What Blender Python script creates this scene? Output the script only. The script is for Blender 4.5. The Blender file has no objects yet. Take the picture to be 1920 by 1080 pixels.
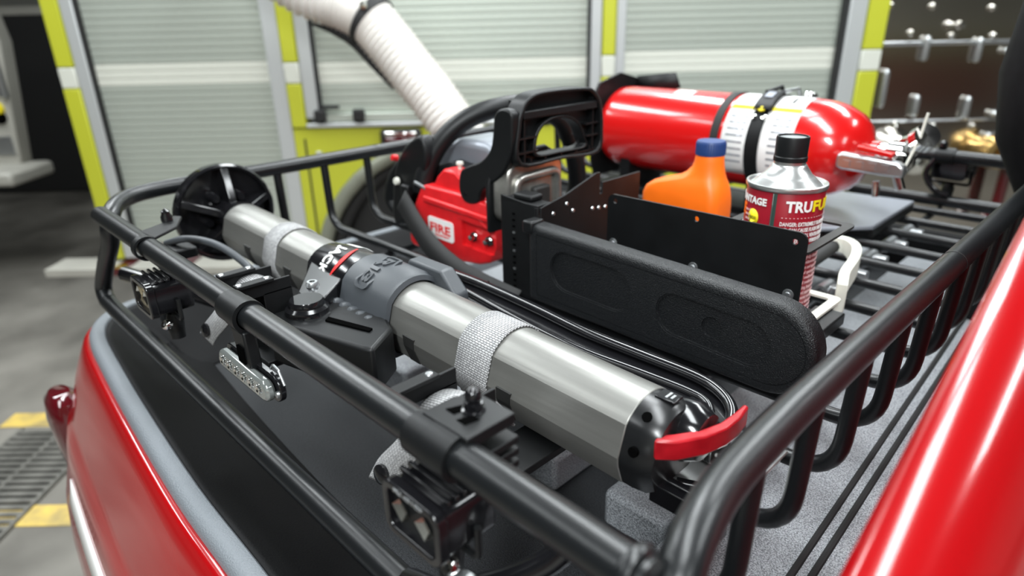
import bpy, bmesh, math, random
from mathutils import Vector, Matrix
random.seed(7)
S = bpy.context.scene
COL = S.collection
PI = math.pi
R = math.radians

# ------------------------------------------------------------------ camera
cam_d = bpy.data.cameras.new('camera')
cam = bpy.data.objects.new('camera', cam_d); COL.objects.link(cam)
CAM = Vector((1.120, -0.1998, 1.3437))
cam.location = CAM
cam.rotation_euler = (R(67.418), R(1.225), R(45.511))
cam_d.sensor_width = 36; cam_d.lens = 22.945
cam_d.clip_start = 0.02; cam_d.clip_end = 60
cam_d.dof.use_dof = True; cam_d.dof.focus_distance = 0.62; cam_d.dof.aperture_fstop = 3.6
S.camera = cam
S.view_settings.view_transform = 'Standard'; S.view_settings.look = 'None'
S.view_settings.gamma = 1; S.view_settings.use_curve_mapping = False
S.view_settings.exposure = 0.25

# ------------------------------------------------------------------ light: even garage ambience + rows of ceiling lamps
w = bpy.data.worlds.new('world'); S.world = w; w.use_nodes = True
w.node_tree.nodes['Background'].inputs[0].default_value = (0.86, 0.93, 0.95, 1)
w.node_tree.nodes['Background'].inputs[1].default_value = 0.02
FW = Vector((-0.7134, 0.7008, 0)); RT = Vector((0.7008, 0.7134, 0)); YAW = R(45.511)
def tw(u, v, z): return Vector((CAM.x, CAM.y, 0)) + RT*u + FW*v + Vector((0, 0, z))
LAMPS = [(-1.9, 0.4, 20), (0.1, 0.4, 40), (2.2, 0.4, 45), (-2.9, 2.6, 40), (-1.45, 2.3, 40), (0.2, 2.25, 40), (1.6, 2.25, 40), (-0.5, -2.1, 150), (1.6, -2.1, 30)]
for u, v, pw in LAMPS:
    ld = bpy.data.lights.new('ceiling_lamp_light', 'AREA'); ld.shape = 'RECTANGLE'
    ld.size = 0.42; ld.size_y = 1.7; ld.energy = pw; ld.color = (0.93, 0.98, 1.0)
    lo = bpy.data.objects.new('ceiling_lamp_light', ld); COL.objects.link(lo)
    lo.location = tw(u, v, 2.92); lo.rotation_euler = (0, 0, YAW)

# ------------------------------------------------------------------ materials
def nd(nt, t, **k):
    n = nt.nodes.new(t)
    for a, b in k.items():
        if a.startswith('i_'): n.inputs[a[2:].replace('_', ' ')].default_value = b
        else: setattr(n, a, b)
    return n
def mat(name, col, rough=0.5, metal=0.0, bump=0.0, bscale=400, bstretch=(1, 1, 1), var=0.0, vscale=30, vstretch=(1, 1, 1),
        coat=0.0, spec=0.5, emit=None, trans=0.0, col2=None, detail=3, rvar=0.0):
    m = bpy.data.materials.new(name); m.use_nodes = True
    nt = m.node_tree; b = nt.nodes['Principled BSDF']
    b.inputs['Base Color'].default_value = (*col, 1); b.inputs['Roughness'].default_value = rough
    b.inputs['Metallic'].default_value = metal; b.inputs['Specular IOR Level'].default_value = spec
    b.inputs['Coat Weight'].default_value = coat; b.inputs['Coat Roughness'].default_value = 0.04
    b.inputs['Transmission Weight'].default_value = trans
    if emit: b.inputs['Emission Color'].default_value = (*col, 1); b.inputs['Emission Strength'].default_value = emit
    tc = nd(nt, 'ShaderNodeTexCoord')
    def noise(scale, st, det):
        mp = nd(nt, 'ShaderNodeMapping'); mp.inputs['Scale'].default_value = st
        nt.links.new(tc.outputs['Object'], mp.inputs[0])
        n = nd(nt, 'ShaderNodeTexNoise'); n.inputs['Scale'].default_value = scale; n.inputs['Detail'].default_value = det
        nt.links.new(mp.outputs[0], n.inputs['Vector']); return n
    if var or col2:
        n = noise(vscale, vstretch, detail)
        r = nd(nt, 'ShaderNodeValToRGB'); nt.links.new(n.outputs['Fac'], r.inputs[0])
        a = [max(0, c*(1-var)) for c in col]; c2 = col2 or [min(1, c*(1+var)) for c in col]
        r.color_ramp.elements[0].position = 0.35; r.color_ramp.elements[1].position = 0.65
        r.color_ramp.elements[0].color = (*a, 1); r.color_ramp.elements[1].color = (*c2, 1)
        nt.links.new(r.outputs[0], b.inputs['Base Color'])
        if rvar:
            mr = nd(nt, 'ShaderNodeMapRange'); mr.inputs['To Min'].default_value = max(0.02, rough-rvar); mr.inputs['To Max'].default_value = rough+rvar
            nt.links.new(n.outputs['Fac'], mr.inputs[0]); nt.links.new(mr.outputs[0], b.inputs['Roughness'])
    if bump:
        n = noise(bscale, bstretch, 2)
        bp = nd(nt, 'ShaderNodeBump'); bp.inputs['Strength'].default_value = bump; bp.inputs['Distance'].default_value = 0.002
        nt.links.new(n.outputs['Fac'], bp.inputs['Height']); nt.links.new(bp.outputs[0], b.inputs['Normal'])
    return m
M = {}
M['coat'] = mat('black powder coat', (0.006, 0.0068, 0.0076), 0.31, bump=0.02, bscale=1500, spec=0.5)
M['sheet'] = mat('black painted sheet steel', (0.004, 0.0044, 0.0048), 0.5, var=0.25, vscale=25, spec=0.3)
M['plastic'] = mat('satin black plastic', (0.005, 0.0055, 0.006), 0.42, spec=0.32)
M['gloss'] = mat('gloss black plastic', (0.006, 0.006, 0.007), 0.14, spec=0.6)
M['cap'] = mat('semi gloss black cap', (0.008, 0.0085, 0.009), 0.27, spec=0.5)
M['grain'] = mat('grained black plastic', (0.007, 0.0078, 0.0088), 0.36, bump=0.6, bscale=800, spec=0.42)
M['hub'] = mat('charcoal nylon', (0.045, 0.050, 0.056), 0.46, bump=0.05, bscale=700)
M['alu'] = mat('brushed grey aluminium', (0.25, 0.248, 0.232), 0.38, 0.7, bump=0.10, bscale=160, bstretch=(0.04, 1, 1), var=0.10, vscale=40, vstretch=(0.15, 1, 1))
M['alu_dark'] = mat('dark slot metal', (0.025, 0.025, 0.024), 0.55, 0.3)
M['red_pl'] = mat('red moulded plastic', (0.62, 0.012, 0.016), 0.34, var=0.08, vscale=60)
M['red_handle'] = mat('red enamel handle', (0.36, 0.006, 0.012), 0.32, var=0.2, vscale=50, rvar=0.1)
M['red_car'] = mat('red body paint', (0.29, 0.0025, 0.004), 0.18, coat=0.5, var=0.03, vscale=3)
M['red_tank'] = mat('red gloss tank paint', (0.55, 0.006, 0.006), 0.22, coat=0.7, var=0.03, vscale=5)
M['lens_red'] = mat('dark red lamp lens', (0.07, 0.003, 0.006), 0.12, coat=1.0)
M['orange'] = mat('orange bottle plastic', (0.92, 0.16, 0.006), 0.42, var=0.04, vscale=20)
M['blue'] = mat('navy cap plastic', (0.012, 0.04, 0.15), 0.45)
M['tin'] = mat('spun tin', (0.62, 0.63, 0.62), 0.28, 0.9, var=0.08, vscale=30)
M['canred'] = mat('crimson printed tin', (0.27, 0.008, 0.018), 0.32, var=0.06, vscale=15, coat=0.3)
M['white'] = mat('white print', (0.78, 0.78, 0.76), 0.5)
M['pink'] = mat('pale print', (0.70, 0.45, 0.45), 0.5)
M['yellow'] = mat('yellow print', (0.80, 0.66, 0.01), 0.5)
M['redprint'] = mat('red print', (0.65, 0.02, 0.02), 0.5)
M['green'] = mat('dark green seam', (0.03, 0.06, 0.05), 0.4)
M['chrome'] = mat('chrome', (0.80, 0.80, 0.78), 0.10, 1.0)
M['zinc'] = mat('zinc plated steel', (0.52, 0.54, 0.55), 0.3, 0.9)
M['muffler'] = mat('muffler steel', (0.42, 0.41, 0.38), 0.32, 0.85, var=0.15, vscale=40)
M['silver'] = mat('silver plastic', (0.32, 0.34, 0.38), 0.35, 0.5)
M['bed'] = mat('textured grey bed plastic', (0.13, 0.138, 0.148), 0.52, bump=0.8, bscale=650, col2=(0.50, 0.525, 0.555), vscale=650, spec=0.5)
M['bedfloor_shade'] = mat('shade darkened bed floor plastic', (0.008, 0.0085, 0.0095), 0.55, bump=0.8, bscale=650, col2=(0.040, 0.043, 0.047), vscale=650, spec=0.3)  # bed plastic darkened in colour to stand in for shade under the rack
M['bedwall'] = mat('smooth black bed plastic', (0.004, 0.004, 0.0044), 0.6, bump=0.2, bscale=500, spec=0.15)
M['lip'] = mat('grey bed edge plastic', (0.15, 0.165, 0.18), 0.5, bump=0.5, bscale=600)
M['rubber'] = mat('black rubber', (0.010, 0.010, 0.010), 0.7)
M['seat'] = mat('black seat fabric', (0.005, 0.005, 0.0055), 0.85, spec=0.15, var=0.2, vscale=80)
M['lens'] = mat('clear lamp lens', (0.26, 0.28, 0.27), 0.1, 0.5, coat=1)
M['amber'] = mat('warm lamp reflector', (0.72, 0.62, 0.44), 0.25, 0.7)
M['hose'] = mat('white ribbed hose', (0.80, 0.77, 0.73), 0.55, var=0.06, vscale=8)
M['shutter'] = mat('satin shutter aluminium', (0.48, 0.52, 0.46), 0.38, 0.4, var=0.05, vscale=3, vstretch=(0.2, 1, 1))
M['frame'] = mat('light aluminium frame', (0.55, 0.57, 0.57), 0.38, 0.4)
M['hiviz'] = mat('lime yellow paint', (0.46, 0.48, 0.03), 0.45, coat=0.2)
M['reflect'] = mat('white reflective tape', (0.60, 0.61, 0.54), 0.5)
M['stainless'] = mat('polished stainless panel', (0.62, 0.58, 0.53), 0.14, 1.0, bump=0.02, bscale=3, bstretch=(1, 1, 2.5))
M['concrete'] = mat('worn concrete', (0.10, 0.093, 0.080), 0.62, col2=(0.26, 0.245, 0.215), vscale=1.7, detail=9, bump=0.15, bscale=60, rvar=0.12)
M['linepaint'] = mat('worn yellow line paint', (0.34, 0.26, 0.10), 0.6, col2=(0.62, 0.44, 0.10), vscale=14, detail=6)
M['iron'] = mat('dark cast iron', (0.15, 0.145, 0.13), 0.6, 0.4, var=0.3, vscale=20)
M['pit'] = mat('black pit', (0.002, 0.002, 0.002), 1.0, spec=0.0)
M['wallpaint'] = mat('pale wall paint', (0.36, 0.36, 0.33), 0.7, var=0.05, vscale=2)
M['ceilpaint'] = mat('grey ceiling deck', (0.13, 0.13, 0.13), 0.8, var=0.05, vscale=2)
M['beige'] = mat('greyish beige enamel', (0.36, 0.35, 0.31), 0.45, var=0.05, vscale=5)
M['band_brown'] = mat('dark red brown reflection band', (0.20, 0.07, 0.05), 0.6, var=0.2, vscale=5)  # for an added wall band, made to be mirrored in the pump panel
M['olive'] = mat('olive reflection band', (0.34, 0.33, 0.18), 0.6)  # second added band colour, likewise only for the panel's reflection
M['brass'] = mat('brass', (0.62, 0.42, 0.16), 0.25, 0.9)
M['cream'] = mat('cream nylon', (0.66, 0.66, 0.58), 0.45)  # also paints the light caught on the lower can frame
M['lampw'] = mat('lamp housing white', (0.7, 0.7, 0.7), 0.5)
M['arch'] = mat('olive grey arch trim', (0.23, 0.24, 0.19), 0.4, 0.3)
# woven grey webbing
def webbing():
    m = mat('grey woven webbing', (0.42, 0.42, 0.42), 0.6)
    nt = m.node_tree; b = nt.nodes['Principled BSDF']; tc = nd(nt, 'ShaderNodeTexCoord')
    br = nd(nt, 'ShaderNodeTexBrick'); br.inputs['Scale'].default_value = 1.0
    br.inputs['Color1'].default_value = (0.50, 0.50, 0.50, 1); br.inputs['Color2'].default_value = (0.34, 0.34, 0.345, 1); br.inputs['Mortar'].default_value = (0.09, 0.09, 0.09, 1)
    br.inputs['Brick Width'].default_value = 0.0042; br.inputs['Row Height'].default_value = 0.0022; br.inputs['Mortar Size'].default_value = 0.00035; br.offset = 0.3
    nt.links.new(tc.outputs['UV'], br.inputs['Vector']); nt.links.new(br.outputs['Color'], b.inputs['Base Color'])
    bp = nd(nt, 'ShaderNodeBump'); bp.inputs['Strength'].default_value = 0.8; bp.inputs['Distance'].default_value = 0.0006; bp.invert = True
    nt.links.new(br.outputs['Fac'], bp.inputs['Height']); nt.links.new(bp.outputs[0], b.inputs['Normal'])
    return m
M['web'] = webbing()

# ------------------------------------------------------------------ helpers
OFF = {}
def tag(o, label=None, cat=None, group=None, kind=None):
    if label: o['label'] = label
    if cat: o['category'] = cat
    if group: o['group'] = group
    if kind: o['kind'] = kind
    return o
def thing(name, label, cat, base=(0, 0, 0), rz=0.0, group=None, local=False):
    o = bpy.data.objects.new(name, None); COL.objects.link(o); o.empty_display_size = 0.05
    o.location = base; o.rotation_euler = (0, 0, rz)
    OFF[o.name] = Vector(base) if not (rz or local) else Vector((0, 0, 0))     # rotated things take local coordinates
    return tag(o, label, cat, group)
class MB:
    def __init__(s): s.v = []; s.f = []; s.uv = {}
    def add(s, vs, fs):
        n = len(s.v); s.v += [Vector(a) for a in vs]; s.f += [tuple(i+n for i in q) for q in fs]; return s
    def box(s, c, d, rot=None):
        c = Vector(c); h = Vector(d)/2; vs = []
        for z in (-1, 1):
            for y in (-1, 1):
                for x in (-1, 1):
                    p = Vector((x*h.x, y*h.y, z*h.z)); vs.append((rot @ p if rot else p)+c)
        return s.add(vs, [(0, 2, 3, 1), (4, 5, 7, 6), (0, 1, 5, 4), (2, 6, 7, 3), (0, 4, 6, 2), (1, 3, 7, 5)])
    def bb(s, a, b):
        a = Vector(a); b = Vector(b); return s.box((a+b)/2, (abs(b.x-a.x), abs(b.y-a.y), abs(b.z-a.z)))
    def tube(s, pts, r, seg=14, closed=False, prof=None, caps=True):
        pts = [Vector(p) for p in pts]; n = len(pts)
        rr = r if isinstance(r, (list, tuple)) else [r]*n
        tan = []
        for i in range(n):
            if closed: t = pts[(i+1) % n]-pts[i-1]
            else: t = pts[min(i+1, n-1)]-pts[max(i-1, 0)]
            tan.append(t.normalized())
        up = Vector((0, 0, 1)) if abs(tan[0].z) < 0.9 else Vector((0, 1, 0))
        nrm = (up-tan[0]*up.dot(tan[0])).normalized(); vs = []; fs = []
        P = prof or [(math.cos(2*PI*k/seg), math.sin(2*PI*k/seg)) for k in range(seg)]
        m = len(P)
        for i in range(n):
            nrm = (nrm-tan[i]*nrm.dot(tan[i])).normalized(); bi = tan[i].cross(nrm)
            for a, b in P: vs.append(pts[i]+(bi*a+nrm*b)*rr[i])
        for i in range(n if closed else n-1):
            j = (i+1) % n
            for k in range(m):
                l = (k+1) % m; fs.append((i*m+k, i*m+l, j*m+l, j*m+k))
        if caps and not closed: fs += [tuple(range(m-1, -1, -1)), tuple((n-1)*m+k for k in range(m))]
        return s.add(vs, fs)
    def lathe(s, prof, o=(0, 0, 0), ax=(0, 0, 1), seg=32, a0=0, a1=2*PI):
        ax = Vector(ax).normalized(); u = Vector((0, 0, 1)) if abs(ax.z) < 0.9 else Vector((1, 0, 0))
        u = (u-ax*u.dot(ax)).normalized(); v = ax.cross(u); o = Vector(o); full = abs(a1-a0-2*PI) < 1e-6
        ns = seg if full else seg+1; vs = []; fs = []; m = len(prof)
        for k in range(ns):
            a = a0+(a1-a0)*k/seg
            for r, h in prof: vs.append(o+ax*h+(u*math.cos(a)+v*math.sin(a))*max(r, 1e-5))
        for k in range(seg):
            l = (k+1) % ns
            for i in range(m-1): fs.append((k*m+i, l*m+i, l*m+i+1, k*m+i+1))
        return s.add(vs, fs)
    def prism(s, out, a, b, plane='xz'):
        """outline in the named plane, extruded from a to b along the third axis"""
        def P(p, t):
            if plane == 'xz': return Vector((p[0], t, p[1]))
            if plane == 'yz': return Vector((t, p[0], p[1]))
            return Vector((p[0], p[1], t))
        n = len(out); vs = [P(p, a) for p in out]+[P(p, b) for p in out]
        fs = [tuple(range(n)), tuple(range(2*n-1, n-1, -1))]+[(i, i+n, (i+1) % n+n, (i+1) % n) for i in range(n)]
        return s.add(vs, fs)
    def ring(s, outer, inner, a, b, plane='xz'):
        def P(p, t):
            if plane == 'xz': return Vector((p[0], t, p[1]))
            if plane == 'yz': return Vector((t, p[0], p[1]))
            return Vector((p[0], p[1], t))
        n = len(outer); vs = [P(p, a) for p in outer]+[P(p, a) for p in inner]+[P(p, b) for p in outer]+[P(p, b) for p in inner]
        fs = []
        for i in range(n):
            j = (i+1) % n
            fs += [(i, j, n+j, n+i), (2*n+i, 3*n+i, 3*n+j, 2*n+j), (i, 2*n+i, 2*n+j, j), (n+i, n+j, 3*n+j, 3*n+i)]
        return s.add(vs, fs)
    def grid(s, rows, closed=False):
        m = len(rows[0]); vs = [p for r in rows for p in r]; fs = []
        for i in range(len(rows)-1):
            for k in range(m if closed else m-1):
                l = (k+1) % m; fs.append((i*m+k, i*m+l, (i+1)*m+l, (i+1)*m+k))
        return s.add(vs, fs)
    def build(s, name, m, parent=None, bevel=0, segs=2, smooth=True, angle=38, label=None, kind=None, solid=0, off=None, subd=0):
        me = bpy.data.meshes.new(name)
        o0 = off if off is not None else (OFF.get(parent.name, Vector((0, 0, 0))) if parent else Vector((0, 0, 0)))
        me.from_pydata([tuple(a-o0) for a in s.v], [], s.f); me.validate()
        bm = bmesh.new(); bm.from_mesh(me); bmesh.ops.recalc_face_normals(bm, faces=bm.faces[:]); bm.to_mesh(me); bm.free()
        me.polygons.foreach_set('use_smooth', [smooth]*len(me.polygons))
        if smooth: me.set_sharp_from_angle(angle=R(angle))
        me.materials.append(M[m] if isinstance(m, str) else m)
        o = bpy.data.objects.new(name, me); COL.objects.link(o)
        if parent:
            o.parent = parent; OFF[o.name] = OFF.get(parent.name, Vector((0, 0, 0)))
        if solid:
            md = o.modifiers.new('thickness', 'SOLIDIFY'); md.thickness = solid; md.offset = 0
        if bevel:
            md = o.modifiers.new('bevel', 'BEVEL'); md.width = bevel; md.segments = segs; md.limit_method = 'ANGLE'; md.angle_limit = R(40)
        if subd:
            md = o.modifiers.new('subdivision', 'SUBSURF'); md.levels = subd; md.render_levels = subd
        if label: o['label'] = label
        if kind: o['kind'] = kind
        return o
def copy_at(o, parent, loc=None, rot=None):
    c = o.copy(); COL.objects.link(c); c.parent = parent
    if loc is not None: c.location = loc
    if rot is not None: c.rotation_euler = rot
    OFF[c.name] = OFF.get(parent.name, Vector((0, 0, 0))) if parent else Vector((0, 0, 0))
    return c
def struct(mb, name, m, **k):
    o = mb.build(name, m, **k); o['kind'] = 'structure'; return o
def fillet(pts, rad, n=8):
    pts = [Vector(p) for p in pts]; out = [pts[0]]
    for i in range(1, len(pts)-1):
        r = rad[i] if isinstance(rad, (list, tuple)) else rad
        a = (pts[i-1]-pts[i]); b = (pts[i+1]-pts[i]); la, lb = a.length, b.length; a.normalize(); b.normalize()
        ang = a.angle(b); d = min(r/math.tan(ang/2), la*0.49, lb*0.49)
        p0 = pts[i]+a*d; p1 = pts[i]+b*d
        for k in range(n+1):
            t = k/n; out.append(p0*(1-t)**2+pts[i]*2*t*(1-t)+p1*t*t)
    out.append(pts[-1]); return out
def spline(pts, n=8, closed=False):
    pts = [Vector(p) for p in pts]; N = len(pts); out = []
    rng = range(N) if closed else range(N-1)
    for i in rng:
        if closed: p0, p1, p2, p3 = pts[i-1], pts[i], pts[(i+1) % N], pts[(i+2) % N]
        else: p0, p1, p2, p3 = pts[max(i-1, 0)], pts[i], pts[i+1], pts[min(i+2, N-1)]
        for k in range(n):
            t = k/n
            out.append(0.5*((2*p1)+(p2-p0)*t+(2*p0-5*p1+4*p2-p3)*t*t+(3*p1-p0-3*p2+p3)*t**3))
    if not closed: out.append(pts[-1])
    return out
def rrect(x0, x1, y0, y1, r, n=5):
    o = []
    for cx, cy, a in ((x1-r, y1-r, 0), (x0+r, y1-r, 90), (x0+r, y0+r, 180), (x1-r, y0+r, 270)):
        for k in range(n+1):
            t = R(a+90*k/n); o.append((cx+r*math.cos(t), cy+r*math.sin(t)))
    return o
def circ(cx, cy, r, n=20, ry=None): return [(cx+r*math.cos(2*PI*k/n), cy+(ry or r)*math.sin(2*PI*k/n)) for k in range(n)]
def text_geo(t, size, depth=0.0004, spacing=1.0, bold=0.0, fit=None):
    c = bpy.data.curves.new('t', 'FONT'); c.body = t; c.size = size; c.extrude = depth; c.space_character = spacing; c.offset = bold; c.resolution_u = 2
    o = bpy.data.objects.new('t', c); COL.objects.link(o)
    dg = bpy.context.evaluated_depsgraph_get(); me = bpy.data.meshes.new_from_object(o.evaluated_get(dg))
    v = [x.co.copy() for x in me.vertices]; f = [tuple(p.vertices) for p in me.polygons]
    bpy.data.objects.remove(o); bpy.data.curves.remove(c); bpy.data.meshes.remove(me)
    if fit and v:
        x0 = min(a.x for a in v); x1 = max(a.x for a in v); k = fit/(x1-x0)
        for a in v: a.x = (a.x-x0)*k
    return v, f
def text_on(fn, t, size, name, m, parent, **k):
    v, f = text_geo(t, size, **k); b = MB(); b.add([fn(a) for a in v], f); return b.build(name, m, parent, smooth=False)

# ================================================================== SETTING
b = MB(); c0 = tw(0, 3, 0)
b.add([tw(-9, -4, 0), tw(7, -4, 0), tw(7, 8, 0), tw(-9, 8, 0)], [(0, 1, 2, 3)]); struct(b, 'floor', 'concrete', smooth=False)
b = MB(); b.add([tw(-9, 7.6, 0), tw(7, 7.6, 0), tw(7, 7.6, 4.4), tw(-9, 7.6, 4.4)], [(0, 1, 2, 3)]); struct(b, 'wall_back', 'wallpaint', smooth=False)
b = MB(); b.add([tw(-9, -4, 0), tw(-9, 7.6, 0), tw(-9, 7.6, 4.4), tw(-9, -4, 4.4)], [(0, 1, 2, 3)]); struct(b, 'wall_left', 'wallpaint', smooth=False)
b = MB(); b.add([tw(-9, -4, 0), tw(7, -4, 0), tw(7, -4, 4.4), tw(-9, -4, 4.4)], [(0, 1, 2, 3)]); struct(b, 'wall_front', 'wallpaint', smooth=False)
b = MB(); b.add([tw(7, -4, 0), tw(7, 7.6, 0), tw(7, 7.6, 4.4), tw(7, -4, 4.4)], [(0, 1, 2, 3)]); struct(b, 'wall_right', 'wallpaint', smooth=False)
b = MB(); b.add([tw(-9, -4, 4.4), tw(7, -4, 4.4), tw(7, 8, 4.4), tw(-9, 8, 4.4)], [(0, 1, 2, 3)]); struct(b, 'ceiling', 'ceilpaint', smooth=False)
for z0, z1, mm, nm in ((0.0, 0.74, 'band_brown', 'reflected_band_1'), (0.74, 1.0, 'olive', 'reflected_band_2'), (1.0, 1.16, 'reflect', 'reflected_band_3')):  # colour bands added on the unseen wall for the pump panel to reflect
    q0 = tw(-9, -3.97, z0); q1 = tw(7, -3.97, z0); dz_ = Vector((0, 0, z1-z0)); bk0 = FW*-0.03
    b = MB(); b.add([q0, q1, q1+dz_, q0+dz_, q0+bk0, q1+bk0, q1+bk0+dz_, q0+bk0+dz_], [(0, 1, 2, 3), (4, 7, 6, 5), (0, 4, 5, 1), (2, 6, 7, 3)]); struct(b, nm, mm, smooth=False)
# ceiling lamp housings above the area lights
for i, (u, v, pw) in enumerate(LAMPS):
    t = thing('ceiling_lamp', 'long white strip lamp hung under the garage ceiling', 'lamp', tuple(tw(u, v, 2.94)), YAW, 'strip lamps of the garage')
    b = MB(); b.bb((-0.24, -0.9, 0), (0.24, 0.9, 0.07)); b.build('housing', 'lampw', t, bevel=0.01)
    b = MB(); b.tube([(0, -0.8, 0.07), (0, -0.8, 1.455)], 0.004, 8); b.build('hanger', 'zinc', t)
    b = MB(); b.tube([(0, 0.8, 0.07), (0, 0.8, 1.455)], 0.004, 8); b.build('hanger', 'zinc', t)
# floor lines and drain
for v0, u0, u1, lab in ((1.49, -1.62, -0.9, 'worn yellow floor line nearer the red vehicle'), (2.0, -1.9, -1.2, 'worn yellow floor line farther along the drain')):
    b = MB(); b.add([tw(u0, v0, 0.001), tw(u1, v0, 0.001), tw(u1, v0+0.09, 0.001), tw(u0, v0+0.09, 0.001), tw(u0, v0, 0.003), tw(u1, v0, 0.003), tw(u1, v0+0.09, 0.003), tw(u0, v0+0.09, 0.003)],
                    [(0, 1, 2, 3), (4, 7, 6, 5), (0, 4, 5, 1), (1, 5, 6, 2), (2, 6, 7, 3), (3, 7, 4, 0)])
    tag(b.build('floor_line', 'linepaint', smooth=False), lab, 'floor marking', 'painted floor lines')
t = thing('drain_grate', 'dark slotted iron drain grate set in the concrete floor', 'drain', tuple(tw(-1.64, 1.62, 0.0)), YAW)
b = MB(); b.bb((-0.16, -0.36, 0.0005), (0.16, 0.36, 0.002)); b.build('channel', 'pit', t)
b = MB()
for x in (-0.16, -0.005, 0.15): b.bb((x, -0.36, 0.002), (x+0.010, 0.36, 0.012))
b.build('frame', 'iron', t)
bar = None
for k in range(24):
    y = -0.355+0.03*k
    if not bar:
        b = MB(); b.bb((-0.15, -0.008, 0.003), (0.15, 0.008, 0.011)); bar = b.build('bar', 'iron', t); bar.location = (0, y, 0)
    else: copy_at(bar, t, (0, y, 0))

# ================================================================== FIRE TRUCK BEHIND (local x along its side, y into it)
T0 = tw(0, 2.7, 0)
tr = thing('fire_truck', 'silver and lime yellow fire truck side with roller shutters behind the rack', 'truck', tuple(T0), YAW)
b = MB(); b.bb((-1.79, 0.07, 0.40), (2.9, 1.6, 2.6)); b.build('body', 'frame', tr)
slat = None; band = None
def shutter(u0, u1, z0, z1, pitch=0.0275):
    s0 = None; sb = None; n = int((z1-z0)/pitch)
    for k in range(n):
        z = z0+pitch*k; white = 1.115 < z+pitch/2 < 1.2
        src = sb if white else s0
        if src is None:
            prof = [(0.0, 0.0), (-0.0022, 0.0010), (-0.0026, pitch*0.3), (-0.0026, pitch*0.7), (-0.0022, pitch-0.0016), (0, pitch-0.0008)]
            q = MB(); q.grid([[Vector((u0, 0.03+a, h)) for a, h in prof], [Vector((u1, 0.03+a, h)) for a, h in prof]])
            q.add([(u0, 0.06, 0), (u1, 0.06, 0), (u1, 0.06, pitch), (u0, 0.06, pitch)], [(0, 1, 2, 3)])
            o = q.build('slat', 'reflect' if white else 'shutter', tr, angle=60); o.location = (0, 0, z)
            if white: sb = o
            else: s0 = o
        else: copy_at(src, tr, (0, 0, z))
shutter(-1.66, -0.965, 0.46, 1.75)
shutter(-0.775, 0.30, 1.0, 1.75)
shutter(0.44, 1.27, 0.96, 1.75)
def fbox(name, m, a, c, bev=0.004, **k):
    q = MB(); q.bb(a, c); return q.build(name, m, tr, bevel=bev, **k)
for u0, u1, z0 in ((-1.718, -1.668, 0.40), (-0.962, -0.90, 0.40), (-0.838, -0.785, 0.98), (0.303, 0.345, 0.945), (0.40, 0.437, 0.945), (1.285, 1.352, 0.40)):
    fbox('door_frame', 'frame', (u0, -0.005, z0), (u1, 0.07, 1.75))
for u in (-1.665, -0.78, 0.298, 1.272): fbox('seal', 'rubber', (u-0.007, 0.0, 0.46 if u < -1 else 0.96), (u+0.006, 0.06, 1.75), 0)
for u0, u1, z0 in ((-1.785, -1.72, 0.40), (-0.898, -0.84, 0.945), (0.347, 0.398, 0.945), (1.355, 1.432, 0.40)):
    fbox('corner_stripe', 'hiviz', (u0, -0.012, 1.197), (u1, 0.07, 1.75), label='lime yellow stripe')
    fbox('corner_stripe', 'reflect', (u0, -0.012, 1.118), (u1, 0.07, 1.195), label='white stripe')
    fbox('corner_stripe', 'hiviz', (u0, -0.012, z0), (u1, 0.07, 1.116), label='lime yellow stripe')
fbox('sill', 'frame', (-0.838, -0.02, 0.945), (0.30, 0.05, 0.962)); fbox('shutter_foot', 'shutter', (-0.77, -0.005, 0.964), (0.30, 0.05, 0.998))
fbox('sill', 'frame', (0.44, -0.02, 0.93), (1.28, 0.05, 0.95))
for u in (-0.80, -0.645): fbox('shutter_stop', 'rubber', (u, -0.03, 0.968), (u+0.045, 0.0, 1.015), 0.006)
fbox('rail_clip', 'rubber', (-0.77, -0.02, 1.018), (-0.70, 0.0, 1.03), 0.002)
# yellow lower side with a wheel arch cut out of it
AU, AZ, AR = -0.27, 0.30, 0.556
arc = [(AU+AR*math.cos(R(a)), AZ+AR*math.sin(R(a))) for a in range(0, 181, 10)]
q = MB(); q.prism([(0.345, 0.30), (0.345, 0.94), (-0.898, 0.94), (-0.898, 0.30)]+arc[::-1], -0.004, 0.06); q.build('lower_panel', 'hiviz', tr, smooth=False)
q = MB(); q.tube([(AU+(AR+0.02)*math.cos(R(a)), -0.022, AZ+(AR+0.02)*math.sin(R(a))) for a in range(-5, 186, 8)], 0.03, 10); q.build('wheel_arch_trim', 'arch', tr)
q = MB(); q.tube([(AU+(AR-0.03)*math.cos(R(a)), 0.03, AZ+(AR-0.03)*math.sin(R(a))) for a in range(-5, 186, 8)], 0.03, 10); q.build('wheel_arch_liner', 'rubber', tr)
wl = MB(); wl.lathe([(0.24, -0.02), (0.27, -0.05), (0.40, -0.06), (0.47, -0.03), (0.49, 0.03), (0.49, 0.22)], (AU, 0.10, AZ+0.12), (0, 1, 0), 40); wl = wl.build('tyre', 'rubber', tr)
q = MB(); q.lathe([(0.0, 0.03), (0.08, 0.03), (0.10, 0.06), (0.20, 0.09), (0.24, 0.02)], (AU, 0.09, AZ+0.12), (0, 1, 0), 32); q.build('wheel_rim', 'beige', tr)
q = MB(); q.add([(AU-0.7, 0.34, 0.3), (AU+0.7, 0.34, 0.3), (AU+0.7, 0.34, 1.0), (AU-0.7, 0.34, 1.0)], [(0, 1, 2, 3)]); q.build('arch_back', 'rubber', tr, solid=0.01)
fbox('lower_panel', 'hiviz', (0.445, -0.004, 0.40), (1.28, 0.06, 0.925))
for u in (-0.86, -0.42): fbox('panel_gap', 'rubber', (u, -0.006, 0.66 if u > -0.5 else 0.44), (u+0.008, 0.0, 0.90), 0)
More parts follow.
